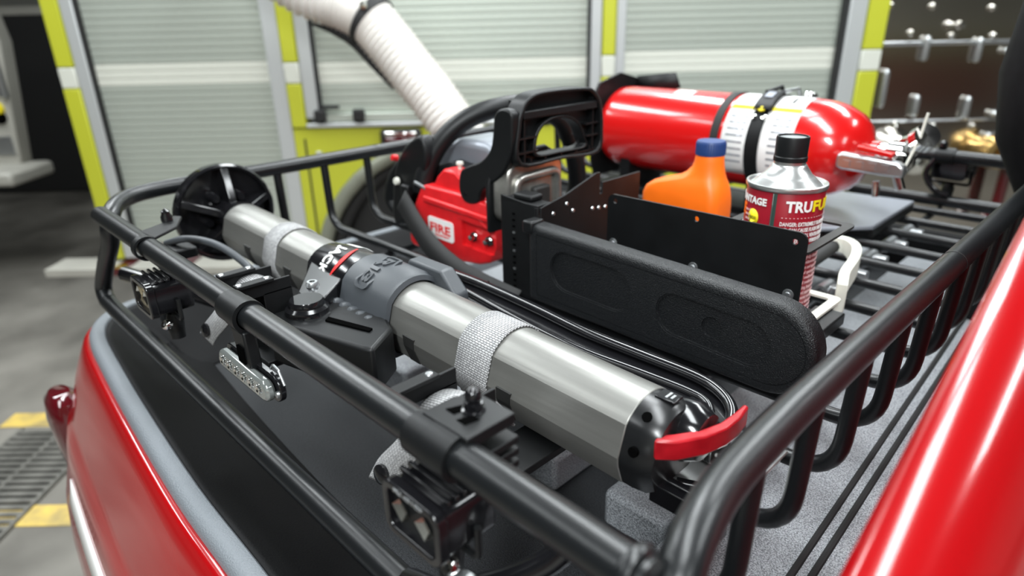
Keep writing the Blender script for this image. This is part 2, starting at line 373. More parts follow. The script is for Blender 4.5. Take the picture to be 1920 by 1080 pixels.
fbox('panel_latch', 'zinc', (-0.815, -0.02, 0.83), (-0.79, -0.004, 0.85), 0.004)
fbox('marker_bezel', 'rubber', (-0.545, -0.03, 0.835), (-0.375, 0.0, 0.935), 0.015); fbox('marker_lens', 'lens_red', (-0.525, -0.038, 0.845), (-0.395, -0.02, 0.905), 0.01)
fbox('marker_trim', 'chrome', (-0.525, -0.036, 0.908), (-0.395, -0.02, 0.925), 0.005)
# rub rail with red and white segments
for k, u in enumerate((-2.02, -1.73, -1.66, -1.5, -1.4)):
    u1 = (-1.73, -1.66, -1.5, -1.4, -0.95)[k]
    fbox('rub_rail', 'beige' if k % 2 == 0 else 'lens_red', (u, -0.10, 0.352), (u1-0.002, 0.05, 0.388), 0.004)
# pump panel in polished metal
fbox('pump_panel', 'stainless', (1.436, 0.012, 0.40), (2.9, 0.07, 1.75), 0)
fbox('panel_joint', 'zinc', (1.44, 0.004, 1.205), (2.9, 0.014, 1.222), 0.003)
fbox('panel_joint', 'zinc', (1.44, 0.006, 0.912), (2.9, 0.014, 0.922), 0.003)
q = MB(); q.lathe([(0.0, -0.02), (0.008, -0.019), (0.012, -0.012), (0.013, 0.0)], (0, 0, 0), (0, 1, 0), 14); b0 = q.build('panel_bolt', 'chrome', tr, off=Vector())
first = True
for u, z in ((1.603, 1.345), (1.831, 1.336), (1.54, 1.252), (1.702, 1.241), (1.863, 1.236), (1.547, 0.907), (1.704, 0.897), (1.865, 0.892), (1.444, 1.35), (2.06, 1.33), (2.03, 1.23), (2.03, 0.885)):
    if first: b0.location = (u, 0.012, z); first = False
    else: copy_at(b0, tr, (u, 0.012, z))
def panel_rod(u0, z0, u1, z1):  # upright rods model bolts' stretched reflections in the panel; the tallest is a handle
    d_ = (Vector((u1, 0, z1))-Vector((u0, 0, z0))); n_ = d_.normalized()*0.012; a_ = Vector((u0, -0.004, z0)); e_ = Vector((u1, -0.004, z1))
    q = MB(); q.tube([a_-n_, a_-n_*0.8, a_-n_*0.3, a_+n_*0.4, e_-n_*0.4, e_+n_*0.3, e_+n_*0.8, e_+n_], [0.003, 0.008, 0.012, 0.013, 0.013, 0.012, 0.008, 0.003], 14); q.build('handle_and_reflection', 'zinc', tr)
for a in ((1.604, 1.23, 1.604, 1.16), (1.809, 1.22, 1.809, 1.15), (1.92, 1.18, 2.04, 1.178), (1.61, 1.01, 1.61, 0.945), (1.816, 1.0, 1.816, 0.93), (1.93, 0.942, 2.03, 0.941), (1.469, 1.11, 1.469, 0.985), (1.93, 0.855, 2.03, 0.855)): panel_rod(*a)
q = MB(); q.lathe([(0.0, -0.05), (0.014, -0.048), (0.017, -0.035), (0.012, -0.02), (0.008, 0)], (1.702, 0.012, 1.277), (0, 1, 0), 16); q.build('panel_knob', 'chrome', tr)
q = MB(); q.lathe([(0.035, -0.12), (0.06, -0.12), (0.066, -0.09), (0.066, -0.05), (0.05, -0.03), (0.05, 0.0)], (1.93, 0.012, 0.80), (0, 1, 0), 24); v1 = q.build('hose_outlet', 'brass', tr, label='brass hose outlet')
q = MB(); q.lathe([(0.0, -0.10), (0.03, -0.10), (0.05, -0.12), (0.05, -0.17), (0.02, -0.18), (0, -0.18)], (1.99, 0.012, 0.775), (0, 1, 0), 20); q.build('outlet_cap', 'chrome', v1)
q = MB(); q.lathe([(0.04, -0.13), (0.075, -0.12), (0.08, -0.08), (0.06, -0.04), (0.05, 0.0)], (1.60, 0.012, 0.80), (0, 1, 0), 24); q.build('hose_outlet', 'chrome', tr)
q = MB(); q.tube([(2.0, -0.06, 0.74), (2.0, -0.06, 0.56), (1.95, -0.05, 0.5)], 0.022, 14); q.build('drain_pipe', 'lens_red', tr)
# exhaust hose
hp = spline([(-1.25, 0.68, 1.72), (-1.09, 0.84, 1.53), (-0.985, 0.935, 1.435), (-0.897, 1.013, 1.392), (-0.825, 1.062, 1.347), (-0.757, 1.089, 1.275), (-0.687, 1.113, 1.194), (-0.616, 1.138, 1.113), (-0.544, 1.16, 1.025), (-0.47, 1.19, 0.93), (-0.42, 1.22, 0.80), (-0.40, 1.25, 0.6), (-0.40, 1.27, 0.4)], 22)
t = thing('exhaust_hose', 'white ribbed exhaust extraction hose hanging in front of the shutters', 'hose', (-0.40, 1.27, 0.0))
rr = [0.076+0.0055*math.sin(i*2*PI/4) for i in range(len(hp))]
b = MB(); b.tube(hp, rr, 20); b.build('ribbed_tube', 'hose', t)
ci = 4*22+2
b = MB(); b.tube(hp[ci-3:ci+4], 0.0875, 20); cl = b.build('clamp', 'rubber', t)
d = (hp[ci+1]-hp[ci-1]).normalized()
nn = Vector((-FW.x, -FW.y, 0))
b = MB(); b.lathe([(0, 0.012), (0.012, 0.011), (0.014, 0.0)], hp[ci]+nn*0.08+Vector((0, 0, 0.045)), nn, 14); b.build('clamp_bolt', 'chrome', cl)
und = []
for i in range(ci-48+8, ci+44):
    tn = (hp[i+1]-hp[i-1]).normalized(); sd = (Vector((0, 0, -1))-RT*0.75); sd = (sd-tn*sd.dot(tn)).normalized(); und.append(hp[i]+sd*0.086)
b = MB(); b.tube(und, [0.004+0.015*math.sin(PI*k/(len(und)-1)) for k in range(len(und))], 10); b.build('saddle', 'rubber', t)

# ---------------------------------------------------------------- far left: black door and grey machine
t = thing('metal_door', 'matt black steel door standing far left beyond the truck', 'door', tuple(tw(-4.15, 5.6, 0)), YAW)
q = MB(); q.bb((-0.5, 0, 0.02), (0.47, 0.05, 1.44)); lf = q.build('leaf', 'rubber', t, bevel=0.004)
q = MB(); q.lathe([(0.012, 0), (0.012, -0.05), (0.035, -0.06), (0.035, -0.09), (0, -0.1)], (-0.20, 0, 0.80), (0, 1, 0), 14); q.build('door_knob', 'chrome', lf)
q = MB(); q.bb((-0.6, -0.01, 0), (-0.5, 0.06, 1.5)); q.bb((0.47, -0.01, 0), (0.52, 0.06, 1.5)); q.bb((-0.6, -0.01, 1.44), (0.52, 0.06, 1.5)); q.build('door_frame', 'beige', t)
t = thing('grey_machine', 'greyish beige machine cabinet with projecting shelf at the left edge', 'machine', tuple(tw(-2.98, 3.6, 0)), YAW)
q = MB(); q.prism([(-0.5, 0.56), (0.20, 0.56), (0.24, 0.6), (0.33, 1.28), (0.30, 1.5), (-0.5, 1.5)], 0, 0.10); q.build('cabinet', 'beige', t, bevel=0.01)
q = MB(); q.bb((-0.5, -0.25, 0.575), (0.36, 0.1, 0.65)); q.build('shelf', 'beige', t, bevel=0.02)
q = MB(); q.bb((-0.50, -0.2, 0.0), (-0.30, 0.1, 0.565)); q.build('pedestal', 'iron', t, bevel=0.01)
for z, m in ((0.945, 'yellow'), (0.90, 'pit')):
    q = MB(); q.lathe([(0, -0.02), (0.03, -0.02), (0.035, -0.008), (0.035, 0)], (0.215, 0, z), (0, 1, 0), 16); q.build('push_button', m, t)
q = MB(); q.bb((0.14, -0.008, 0.70), (0.24, 0.0, 0.80)); q.build('name_plate', 'zinc', t)
q = MB(); q.bb((0.26, -0.03, 1.0), (0.30, 0.0, 1.25)); q.build('grab_handle', 'zinc', t, bevel=0.008)

# ================================================================== UTILITY VEHICLE
v = thing('utility_vehicle', 'red utility vehicle with black plastic cargo bed carrying the rack', 'vehicle', (0.45, 0.6, 0.0))
# rim path of the bed side, from cab (x high) to the rear corner and around
rim_out = [(1.20, -0.085), (0.95, -0.085), (0.78, -0.083), (0.641, -0.079), (0.487, -0.077), (0.29, -0.066), (0.12, -0.053), (0.014, -0.042), (-0.05, -0.022), (-0.095, 0.02), (-0.115, 0.09), (-0.12, 0.25), (-0.125, 0.6), (-0.125, 1.0), (-0.12, 1.40)]
P = spline([(x, y, 0) for x, y in rim_out], 5)
def nrmls(P):
    out = []
    for i in range(len(P)):
        tn = (P[min(i+1, len(P)-1)]-P[max(i-1, 0)]).normalized(); out.append(Vector((-tn.y, tn.x, 0)))   # candidate
    return out
N = nrmls(P)
N = [n if n.dot(Vector((0.45, 0.6, 0))-p) < 0 else -n for n, p in zip(N, P)]      # pointing outwards
def loft(prof): return [[p+n*o+Vector((0, 0, z)) for o, z in prof] for p, n in zip(P, N)]
b = MB(); b.grid(loft([(-0.024, 0.893), (-0.021, 0.898), (-0.012, 0.901), (-0.004, 0.8985), (0.000, 0.893), (0.001, 0.885)])); b.build('bed_edge', 'lip', v, label='grey rounded bed edge')
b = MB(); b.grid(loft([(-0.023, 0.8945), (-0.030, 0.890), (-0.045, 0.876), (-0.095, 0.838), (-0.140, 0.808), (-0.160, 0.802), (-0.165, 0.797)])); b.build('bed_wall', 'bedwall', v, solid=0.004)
b = MB(); b.grid(loft([(-0.002, 0.884), (0.004, 0.889), (0.010, 0.884), (0.018, 0.868), (0.034, 0.83), (0.050, 0.78), (0.056, 0.765), (0.062, 0.757), (0.070, 0.73), (0.078, 0.69), (0.092, 0.64), (0.098, 0.59), (0.088, 0.54), (0.045, 0.47), (0.015, 0.40), (-0.01, 0.36)])); b.build('side_panel', 'red_car', v, label='glossy red painted side panel', angle=80)
# white stripe applied on the panel
st = []
for i in range(len(P)):
    x = P[i].x
    if 0.06 < x < 1.0 and P[i].y < 0: st.append([P[i]+N[i]*0.0755+Vector((0, 0, 0.708)), P[i]+N[i]*0.0797+Vector((0, 0, 0.690)), P[i]+N[i]*0.0858+Vector((0, 0, 0.668))])
b = MB(); b.grid(st); b.build('stripe', 'white', v, solid=0.002, label='white stripe decal')
# tail lamp on the rear corner
b = MB(); b.add([], []); tl = []
for z, s in ((0.775, 0.5), (0.765, 0.8), (0.73, 0.95), (0.66, 0.85), (0.60, 0.6), (0.54, 0.3)):
    tl.append([Vector((-0.105, -0.088, z))+Vector((0.055*s*math.cos(a), 0.030*s*math.sin(a), 0)) for a in [2*PI*k/18 for k in range(18)]])
b.grid(tl, True); b.f.append(tuple(range(18))); b.f.append(tuple(range(5*18, 6*18))); b.build('tail_lamp', 'lens_red', v, label='dark red tail lamp')
# bed floor with raised ribs
b = MB(); b.bb((-0.06, -0.02, 0.775), (1.04, 1.40, 0.80)); b.build('bed_floor', 'bedfloor_shade', v)
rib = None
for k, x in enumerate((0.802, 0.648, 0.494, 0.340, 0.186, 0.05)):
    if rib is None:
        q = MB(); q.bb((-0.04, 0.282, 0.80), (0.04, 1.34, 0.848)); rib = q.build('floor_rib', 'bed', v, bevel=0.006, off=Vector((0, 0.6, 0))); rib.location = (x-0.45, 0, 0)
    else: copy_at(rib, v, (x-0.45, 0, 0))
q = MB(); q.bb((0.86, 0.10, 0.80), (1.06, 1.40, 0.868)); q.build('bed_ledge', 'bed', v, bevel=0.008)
for x0, x1 in ((0.978, 0.925), (0.992, 0.942)):
    q = MB(); q.tube([(x0, 0.12, 0.868), ((x0+x1)/2+0.006, 0.6, 0.868), (x1, 1.38, 0.868)], 0.0035, 8); q.build('seal_strip', 'rubber', v)
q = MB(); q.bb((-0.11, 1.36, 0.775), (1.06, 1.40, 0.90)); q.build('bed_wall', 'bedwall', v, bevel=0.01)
# chassis, wheels under the bed
q = MB(); q.bb((-0.05, 0.02, 0.35), (1.9, 1.32, 0.775)); q.build('chassis', 'iron', v, bevel=0.02)
for x in (0.35,):
    for y in (-0.02, 1.28):
        q = MB(); q.lathe([(0.0, 0.02), (0.13, 0.03), (0.15, 0.0), (0.29, 0.0), (0.32, 0.04), (0.32, 0.18), (0.29, 0.22), (0.1, 0.22)], (x, y if y < 0 else y+0.06, 0.32), (0, 1, 0) if y < 0 else (0, -1, 0), 36); q.build('wheel', 'rubber', v)
# cab shoulder in red beside the camera
d = Vector((0, 0.91, 0.415))
rows = []
for k in range(12):
    s = -0.22+0.075*k
    o = Vector((1.057, 0.15, 1.122))+d*s
    rows.append([o+Vector(p) for p in ((0.02, 0.0, -0.22), (0.002, 0, -0.12), (-0.002, 0.0, -0.02), (0.0, 0.0, 0.0), (0.008, 0.0, 0.006), (0.020, 0.0, 0.006), (0.034, 0.0, -0.001), (0.048, 0.0, -0.016), (0.061, 0, -0.04), (0.072, 0, -0.075), (0.080, 0, -0.12), (0.086, 0, -0.2), (0.088, 0, -0.35))])
for r_ in rows:
    r_[0] = Vector((1.075, r_[0].y, 0.45)); r_[-1] = Vector((1.148, r_[-1].y, 0.45))
b = MB(); b.grid(rows); nr = len(rows[0]); b.f.append(tuple(range(nr))); b.f.append(tuple((len(rows)-1)*nr+i for i in range(nr))); b.build('cab_panel', 'red_car', v, angle=60, label='glossy red cab side panel nearest the camera')
# seat back with head restraint, black
b = MB()
hs = [(0.0, 0.30), (0.10, 0.30), (0.15, 0.27), (0.175, 0.2), (0.175, 0.0), (0.15, -0.2), (0.1, -0.22), (0, -0.22)]
o = Vector((1.095, 1.12, 1.19))
rowsS = []
for a, z in ((0.02, 0.27), (0.75, 0.25), (0.95, 0.18), (1.0, 0.06), (0.92, -0.04), (0.72, -0.12), (0.62, -0.18), (0.9, -0.3), (1.0, -0.5)):
    rowsS.append([o+Vector((0.205*a*math.copysign(abs(math.cos(t))**0.6, math.cos(t)), 0.15*a*math.copysign(abs(math.sin(t))**0.6, math.sin(t)), z)) for t in [2*PI*k/24 for k in range(24)]])
b.grid(rowsS, True); b.build('seat_back', 'seat', v, angle=80, label='black head restraint and seat back')

# ================================================================== CARGO RACK
RT_R = 0.0124; HR = 0.0076
rk = thing('cargo_rack', 'black powder coated tubular cargo rack over the bed', 'rack', (0.5, 0.65, 0.93))
b = MB(); b.tube([(0.085, 0.004, 1.10), (1.000, 0.0, 1.10)], RT_R, 24); b.build('top_rail', 'coat', rk)
b = MB(); b.tube(spline([(1.004, 0.006, 0.935), (1.006, 0.006, 1.0), (1.007, 0.006, 1.045), (1.006, 0.009, 1.075), (1.003, 0.022, 1.094), (0.997, 0.048, 1.102), (0.990, 0.095, 1.103), (0.987, 0.18, 1.103)], 6)[:-1]+fillet([(0.987, 0.18, 1.103), (0.987, 1.336, 1.103), (0.987, 1.345, 0.95)], 0.075, 10), RT_R, 24); b.build('side_rail', 'coat', rk)
lp = spline([(0.0, 1.342, 0.95), (-0.004, 1.342, 1.03), (-0.012, 1.31, 1.09), (-0.018, 1.22, 1.10), (-0.018, 0.8, 1.10), (-0.018, 0.40, 1.10), (-0.019, 0.20, 1.10), (-0.016, 0.11, 1.10), (0.004, 0.064, 1.10), (0.038, 0.036, 1.099), (0.066, 0.020, 1.092), (0.076, 0.012, 1.078), (0.056, 0.012, 1.05), (0.012, 0.009, 1.01), (-0.022, 0.006, 0.975), (-0.034, 0.004, 0.955), (-0.020, 0.002, 0.9425), (0.02, 0.001, 0.939), (0.3, 0.0, 0.939), (0.7, 0.0, 0.939), (0.95, 0.0, 0.939), (0.98, 0.0, 0.939)], 8)
b = MB(); b.tube(lp, 0.0122, 24); b.build('side_rail', 'coat', rk)
b = MB(); b.tube([(-0.004, 1.342, 1.066), (0.987, 1.342, 1.066)], 0.0124, 24); b.build('front_rail', 'coat', rk)
b = MB(); b.tube([(-0.004, 1.342, 0.975), (0.987, 1.342, 0.975)], 0.0118, 20); b.build('front_rail', 'coat', rk)
b = MB(); b.lathe([(0.0122, -0.004), (0.0155, -0.002), (0.0165, 0.001), (0.0155, 0.004), (0.0122, 0.006)], (0.991, 0.0, 1.10), (1, 0, 0), 24); b.build('weld_bead', 'coat', rk)
for y, x in ((0.5236, -0.018), (0.55, 0.987)):
    z = 1.10 if x < 0 else 1.103
    b = MB(); b.tube([(x, y, z), (x, y+0.0012, z)], 0.0128, 24); b.build('joint_ring', 'rubber', rk)
hoop = None; n = 0
for k in range(12):
    y = 1.2604-0.0947*k
    if k == 0: continue
    if hoop is None:
        q = MB(); q.tube(fillet([(-0.018, 0, 1.095), (-0.012, 0, 0.971), (0.983, 0, 0.971), (0.987, 0, 1.098)], 0.042, 8), HR, 12); hoop = q.build('crossbar', 'coat', rk, off=Vector((0.5, 0, 0.93))); hoop.location = (0, y-0.65, 0)
    else: copy_at(hoop, rk, (0, y-0.65, 0))
q = MB(); q.tube([(0.0, 1.262, 0.971), (0.985, 1.262, 0.971)], HR, 12); q.build('crossbar', 'coat', rk)
q = MB(); q.tube(fillet([(0.990, 0.124, 1.098), (0.986, 0.124, 0.971), (0.90, 0.124, 0.971)], 0.042, 8), HR, 12); q.build('corner_post', 'coat', rk)
for x in (0.18, 0.52, 0.80):
    q = MB(); q.tube([(x, 0.21, 0.958), (x, 1.34, 0.958)], 0.006, 10); q.build('runner', 'coat', rk)

# ================================================================== RESCUE JACK (lies along the rack)
A0 = Vector((0.06, 0.186, 1.050)); A1 = Vector((0.872, 0.190, 1.0265))
jx = (A1-A0).normalized(); jz = (Vector((0, 0, 1))-jx*jx.z).normalized(); jy = jz.cross(jx)
def JP(x, y, z): return A0+jx*((x-0.06)/jx.x)+jy*y+jz*z          # x stays the world x along the axis
jk = thing('rescue_jack', 'grey aluminium rescue strut jack with round black foot lying on the rack', 'jack', (0.46, 0.188, 0.985))
def jprof(s=1.0):
    pr = []
    for a in range(28, 153, 9): pr.append((0.0385*math.cos(R(a))*s, 0.0385*math.sin(R(a))*s))
    pr += [(-0.0395*s, -0.006*s), (-0.0385*s, -0.014*s), (-0.031*s, -0.034*s), (-0.027*s, -0.0365*s), (0.027*s, -0.0365*s), (0.031*s, -0.034*s), (0.0385*s, -0.014*s), (0.0395*s, -0.006*s)]
    return pr
def jsect(b, x0, x1, s=1.0, s1=None):
    p0 = jprof(s); p1 = jprof(s1 or s); n = len(p0)
    vs = [JP(x0, *q) for q in p0]+[JP(x1, *q) for q in p1]
    fs = [tuple(range(n)), tuple(range(2*n-1, n-1, -1))]+[(i, (i+1) % n, (i+1) % n+n, i+n) for i in range(n)]
    return b.add(vs, fs)
b = MB(); jsect(b, 0.118, 0.40, 0.93); it = b.build('inner_tube', 'alu', jk, bevel=0.001, angle=20)
b = MB(); jsect(b, 0.545, 0.8725, 1.0); ot = b.build('outer_tube', 'alu', jk, bevel=0.0012, angle=20)
for x, tb, s in ((0.205, it, 0.93), (0.325, it, 0.93), (0.598, ot, 1.0), (0.742, ot, 1.0)):
    b = MB(); w2 = 0.0085
    out = [JP(x+dx, -yy*s-0.0006, zz*s) for dx, yy, zz in ((-w2, 0.0397, -0.001), (w2+0.002, 0.0397, -0.001), (w2, 0.0390, -0.0135), (w2, 0.0315, -0.034), (-w2, 0.0315, -0.034), (-w2, 0.0390, -0.0135))]
    inn = [p+jy*0.004 for p in out]
    b.add(out+inn, [(0, 1, 2, 5), (5, 2, 3, 4), (0, 6, 7, 1), (1, 7, 8, 2), (2, 8, 9, 3), (3, 9, 10, 4), (4, 10, 11, 5), (5, 11, 6, 0)])
    b.build('pin_slot', 'alu_dark', tb, smooth=False, label='dark pin slot')
# round ribbed foot
fo = MB(); fx = 0.052
ax = jx; fc = JP(fx, 0.0, 0.008)
fo.lathe([(0.0, -0.016), (0.074, -0.016), (0.079, -0.012), (0.080, 0.004), (0.077, 0.008), (0.073, 0.006), (0.072, -0.008), (0.0, -0.008)], fc, ax, 48); ft = fo.build('foot', 'gloss', jk, label='round glossy black foot plate with ribs')
rb = None
for k in range(5):
    a = R(95+72*k); dr = jz*math.sin(a)-jy*math.cos(a); q = MB()
    pe = dr.cross(ax)
    p = [fc+dr*0.020-ax*0.009, fc+dr*0.074-ax*0.009, fc+dr*0.074+ax*0.006, fc+dr*0.032+ax*0.030, fc+dr*0.020+ax*0.034]
    q.add([v_+pe*0.006 for v_ in p]+[v_-pe*0.006 for v_ in p], [(0, 1, 2, 3, 4), (9, 8, 7, 6, 5)]+[(i, i+5, (i+1) % 5+5, (i+1) % 5) for i in range(5)])
    q.build('rib', 'gloss', ft, bevel=0.0015)
q = MB(); q.lathe([(0.022, -0.01), (0.026, 0.0), (0.024, 0.03), (0.028, 0.045), (0.030, 0.066), (0.0, 0.066)], fc, ax, 28); hb = q.build('foot_socket', 'gloss', ft)
for k in range(5):
    a = R(59+72*k); dr = jz*math.sin(a)-jy*math.cos(a)
    q = MB(); q.lathe([(0.0, 0.016), (0.006, 0.016), (0.008, 0.010), (0.009, -0.008)], fc+dr*0.034, ax, 12); q.build('socket_lug', 'gloss', ft)
# label collar with lettering
b = MB()
cw = [(0.378, 0.98), (0.40, 1.06), (0.428, 1.13), (0.455, 1.16), (0.468, 1.16)]
rows = []
for x, s in cw: rows.append([JP(x, *q) for q in jprof(s)])
b.grid(rows, True); b.f.append(tuple(range(len(rows[0])))); b.f.append(tuple(range((len(cw)-1)*len(rows[0]), len(cw)*len(rows[0])))); lc = b.build('label_collar', 'gloss', jk, angle=30, label='black collar with white lettering')
# collar tongue reaching down on the near side with a bolt
b = MB(); b.add([JP(0.385, -0.030, 0.024), JP(0.466, -0.034, 0.026), JP(0.490, -0.076, 0.018), JP(0.478, -0.088, 0.016), JP(0.445, -0.082, 0.016)]+[JP(0.385, -0.030, -0.012), JP(0.466, -0.034, -0.012), JP(0.490, -0.076, 0.0), JP(0.478, -0.088, 0.0), JP(0.445, -0.082, 0.0)],
               [(0, 1, 2, 3, 4), (9, 8, 7, 6, 5)]+[(i, i+5, (i+1) % 5+5, (i+1) % 5) for i in range(5)]); tg = b.build('tongue', 'gloss', lc, bevel=0.002)
def collar_surf(th, x, h=0.0):     # th measured from straight up towards the near side, on the collar's round top
    s = 1.16
    for (xa, sa), (xb, sb_) in zip(cw, cw[1:]):
        if xa <= x <= xb: s = sa+(sb_-sa)*(x-xa)/(xb-xa); break
    r_ = 0.0385*s+h+0.0003; return JP(x, -r_*math.sin(th), r_*math.cos(th))
# letters read from the far side of the jack: baseline towards the hub
def jt(a): return collar_surf(1.12-(0.048-a.x)/0.0425*1.0, 0.4125+a.y, 0.0006+a.z)
text_on(jt, 'JACK', 0.024, 'lettering', 'white', lc, fit=0.048, bold=0.0006)
sw = []
for k in range(15):
    t_ = k/14; th = 1.12-1.25*t_; x = 0.443+0.006*math.sin(PI*t_)-0.003*t_; wd = 0.0035*math.sin(PI*min(max(t_, 0.06), 0.94))
    sw.append([collar_surf(th, x-wd, 0.0008), collar_surf(th, x+wd, 0.0008)])
b = MB(); b.grid(sw); b.build('swoosh', 'redprint', lc, solid=0.0006, label='red swoosh')
ws = [[collar_surf(-0.25-0.75*k/8, x, 0.0008) for x in (0.405, 0.418, 0.432)] for k in range(9)]
b = MB(); b.grid(ws); b.build('white_patch', 'white', lc, solid=0.0006)
q = MB(); q.lathe([(0.0035, 0.004), (0.006, 0.004), (0.0075, 0.001), (0.0075, -0.002)], JP(0.448, -0.064, 0.021), jz, 16); q.build('eyelet', 'zinc', lc)
# charcoal hub ring with embossed badge
b = MB(); rows = []
for x, s in ((0.468, 1.12), (0.474, 1.24), (0.55, 1.26), (0.556, 1.20), (0.562, 1.20), (0.564, 1.06)): rows.append([JP(x, *q) for q in jprof(s)])
b.grid(rows, True); hbj = b.build('hub', 'hub', jk, angle=30, label='charcoal nylon hub with embossed badge')
def hubp(th, x, h=0.0): r_ = 0.0385*1.255+h; return JP(x, -r_*math.sin(th), r_*math.cos(th))
o_ = rrect(-0.030, 0.030, -0.013, 0.013, 0.008, 5); i_ = rrect(-0.0265, 0.0265, -0.0095, 0.0095, 0.005, 5)
def bd(p, h): return hubp(0.32-p[0]/0.048, 0.512+p[1], h)
b = MB(); nn_ = len(o_); b.add([bd(p, 0) for p in o_]+[bd(p, 0) for p in i_]+[bd(p, 0.003) for p in o_]+[bd(p, 0.003) for p in i_],
   [f_ for i in range(nn_) for f_ in ((2*nn_+i, 3*nn_+i, 3*nn_+(i+1) % nn_, 2*nn_+(i+1) % nn_), (i, 2*nn_+i, 2*nn_+(i+1) % nn_, (i+1) % nn_), (nn_+i, nn_+(i+1) % nn_, 3*nn_+(i+1) % nn_, 3*nn_+i))]); b.build('badge_frame', 'hub', hbj)
text_on(lambda a: hubp(0.32-(0.022-a.x)/0.048, 0.5055+a.y, a.z), 'RJ3', 0.019, 'badge_letters', 'hub', hbj, fit=0.044, depth=0.0022, bold=0.0004)
for k in range(5):
    q = MB(); q.lathe([(0, 0.009), (0.004, 0.008), (0.0065, 0.004), (0.007, -0.004)], JP(0.478+0.0165*k, -0.050, 0.002), (jy*-1+jz*0.6), 12); q.build('ridge_knob', 'hub', hbj)
# far-side lug on the hub
b = MB(); b.prism([(0.50, 1.045), (0.515, 1.083), (0.575, 1.083), (0.60, 1.06), (0.60, 1.045)], 0.215, 0.235); b.build('lug', 'hub', hbj, bevel=0.003)
# triangular side bracket
b = MB(); b.prism([(0.452, 0.066), (0.448, 0.110), (0.47, 0.135), (0.56, 0.150), (0.585, 0.14), (0.612, 0.098), (0.600, 0.092), (0.505, 0.066), (0.47, 0.058)], 0.990, 1.044, 'xy'); sb = b.build('side_bracket', 'plastic', jk, bevel=0.004)
q = MB(); q.lathe([(0.0, 0.016), (0.018, 0.016), (0.020, 0.012), (0.020, 0.009), (0.024, 0.006), (0.024, 0.0), (0.027, -0.004)], (0.482, 0.098, 1.044), (0, 0, 1), 28); q.build('pivot_bushing', 'gloss', sb)
q = MB(); q.prism([(0.515, 0.105), (0.575, 0.122), (0.578, 0.116), (0.52, 0.098)], 1.0435, 1.046, 'xy'); q.build('bracket_slot', 'pit', sb)
# end cap and red lever
b = MB(); rows = []
for x, s in ((0.872, 0.985), (0.882, 0.985), (0.894, 0.95), (0.900, 0.86), (0.902, 0.5)): rows.append([JP(x, *q) for q in jprof(s)])
b.grid(rows, True); b.f.append(tuple(range(4*len(rows[0]), 5*len(rows[0])))); ec = b.build('end_cap', 'cap', jk, angle=30)
for yy, zz in ((-0.022, 0.031), (-0.037, 0.006)):
    nrm = (jy*yy+jz*zz).normalized(); q = MB(); q.lathe([(0.0, 0.0005), (0.0042, 0.0005), (0.0042, -0.004)], JP(0.884, 0, 0)+nrm*0.0382, nrm, 14); q.build('cap_hole', 'pit', ec)
q = MB(); q.box(JP(0.886, 0.004, 0.0385), (0.018, 0.014, 0.002)); bj = q.build('cap_badge', 'gloss', ec, bevel=0.0008)
q = MB(); q.box(JP(0.886, 0.004, 0.0398), (0.002, 0.009, 0.0006)); q.box(JP(0.890, 0.004, 0.0398), (0.002, 0.006, 0.0006)); q.build('badge_mark', 'zinc', bj)
q = MB(); q.lathe([(0.025, 0.0), (0.026, 0.012), (0.020, 0.024), (0.0, 0.026)], JP(0.892, 0.016, 0.008), jx, 20); q.build('end_knob', 'gloss', ec)
b = MB(); hl = [(0.896, 0.166), (0.905, 0.178), (0.916, 0.196), (0.922, 0.215), (0.923, 0.235), (0.9225, 0.252), (0.9275, 0.251), (0.9305, 0.232), (0.930, 0.212), (0.924, 0.190), (0.912, 0.169), (0.899, 0.158)]
hh = [0]*12
b.prism(hl, 1.029, 1.047, 'xy'); b.build('lever', 'red_handle', jk, bevel=0.0018, label='curved red lever')
for p in ([(0.90, 0.182, 0.996), (0.957, 0.182, 0.996)], [(0.90, 0.195, 0.988), (0.945, 0.215, 0.988)]):
    q = MB(); q.tube(p, 0.0045, 10); q.build('guide_rod', 'gloss', jk)
q = MB(); q.bb((0.893, 0.166, 0.983), (0.957, 0.174, 1.001)); q.build('guide_plate', 'gloss', jk, bevel=0.001)
q = MB(); q.bb((0.882, 0.205, 0.9795), (0.945, 0.305, 0.9830)); q.build('end_plate', 'tin', jk, bevel=0.001, label='bright metal end plate')
q = MB(); q.tube([(0.926, 0.250, 1.034), (0.928, 0.251, 0.995)], 0.0012, 8); q.build('lever_wire', 'zinc', jk)
q = MB(); q.tube([(0.926, 0.21, 1.02), (0.926, 0.212, 0.99)], 0.003, 8); q.build('lever_pin', 'chrome', jk)
# long glossy rail and tray edge behind the tube
t = thing('moulded_channel', 'glossy black moulded channel lying between the jack and the bar cover', 'channel', (0.68, 0.265, 0.975))
R1 = [(0.42, 0.300, 1.030), (0.461, 0.305, 1.030), (0.534, 0.307, 1.030), (0.636, 0.300, 1.030), (0.726, 0.290, 1.030), (0.795, 0.289, 1.030), (0.855, 0.289, 1.030), (0.887, 0.280, 1.030), (0.908, 0.263, 1.028), (0.918, 0.240, 1.024)]
R2 = [(0.45, 0.285, 1.026), (0.514, 0.287, 1.026), (0.628, 0.272, 1.026), (0.692, 0.265, 1.026), (0.749, 0.262, 1.026), (0.81, 0.266, 1.026), (0.862, 0.268, 1.026), (0.885, 0.262, 1.026), (0.898, 0.248, 1.022)]
for pts_, r_ in ((R1, 0.0055), (R2, 0.004)):
    q = MB(); q.tube(spline(pts_, 6), r_, 12); q.build('ridge', 'gloss', t)
q = MB(); q.prism([(x, y+0.006) for x, y, z in R1]+[(0.905, 0.236), (0.86, 0.245), (0.75, 0.240), (0.63, 0.25), (0.42, 0.26)], 0.985, 1.024, 'xy'); q.build('channel', 'gloss', t, bevel=0.002)
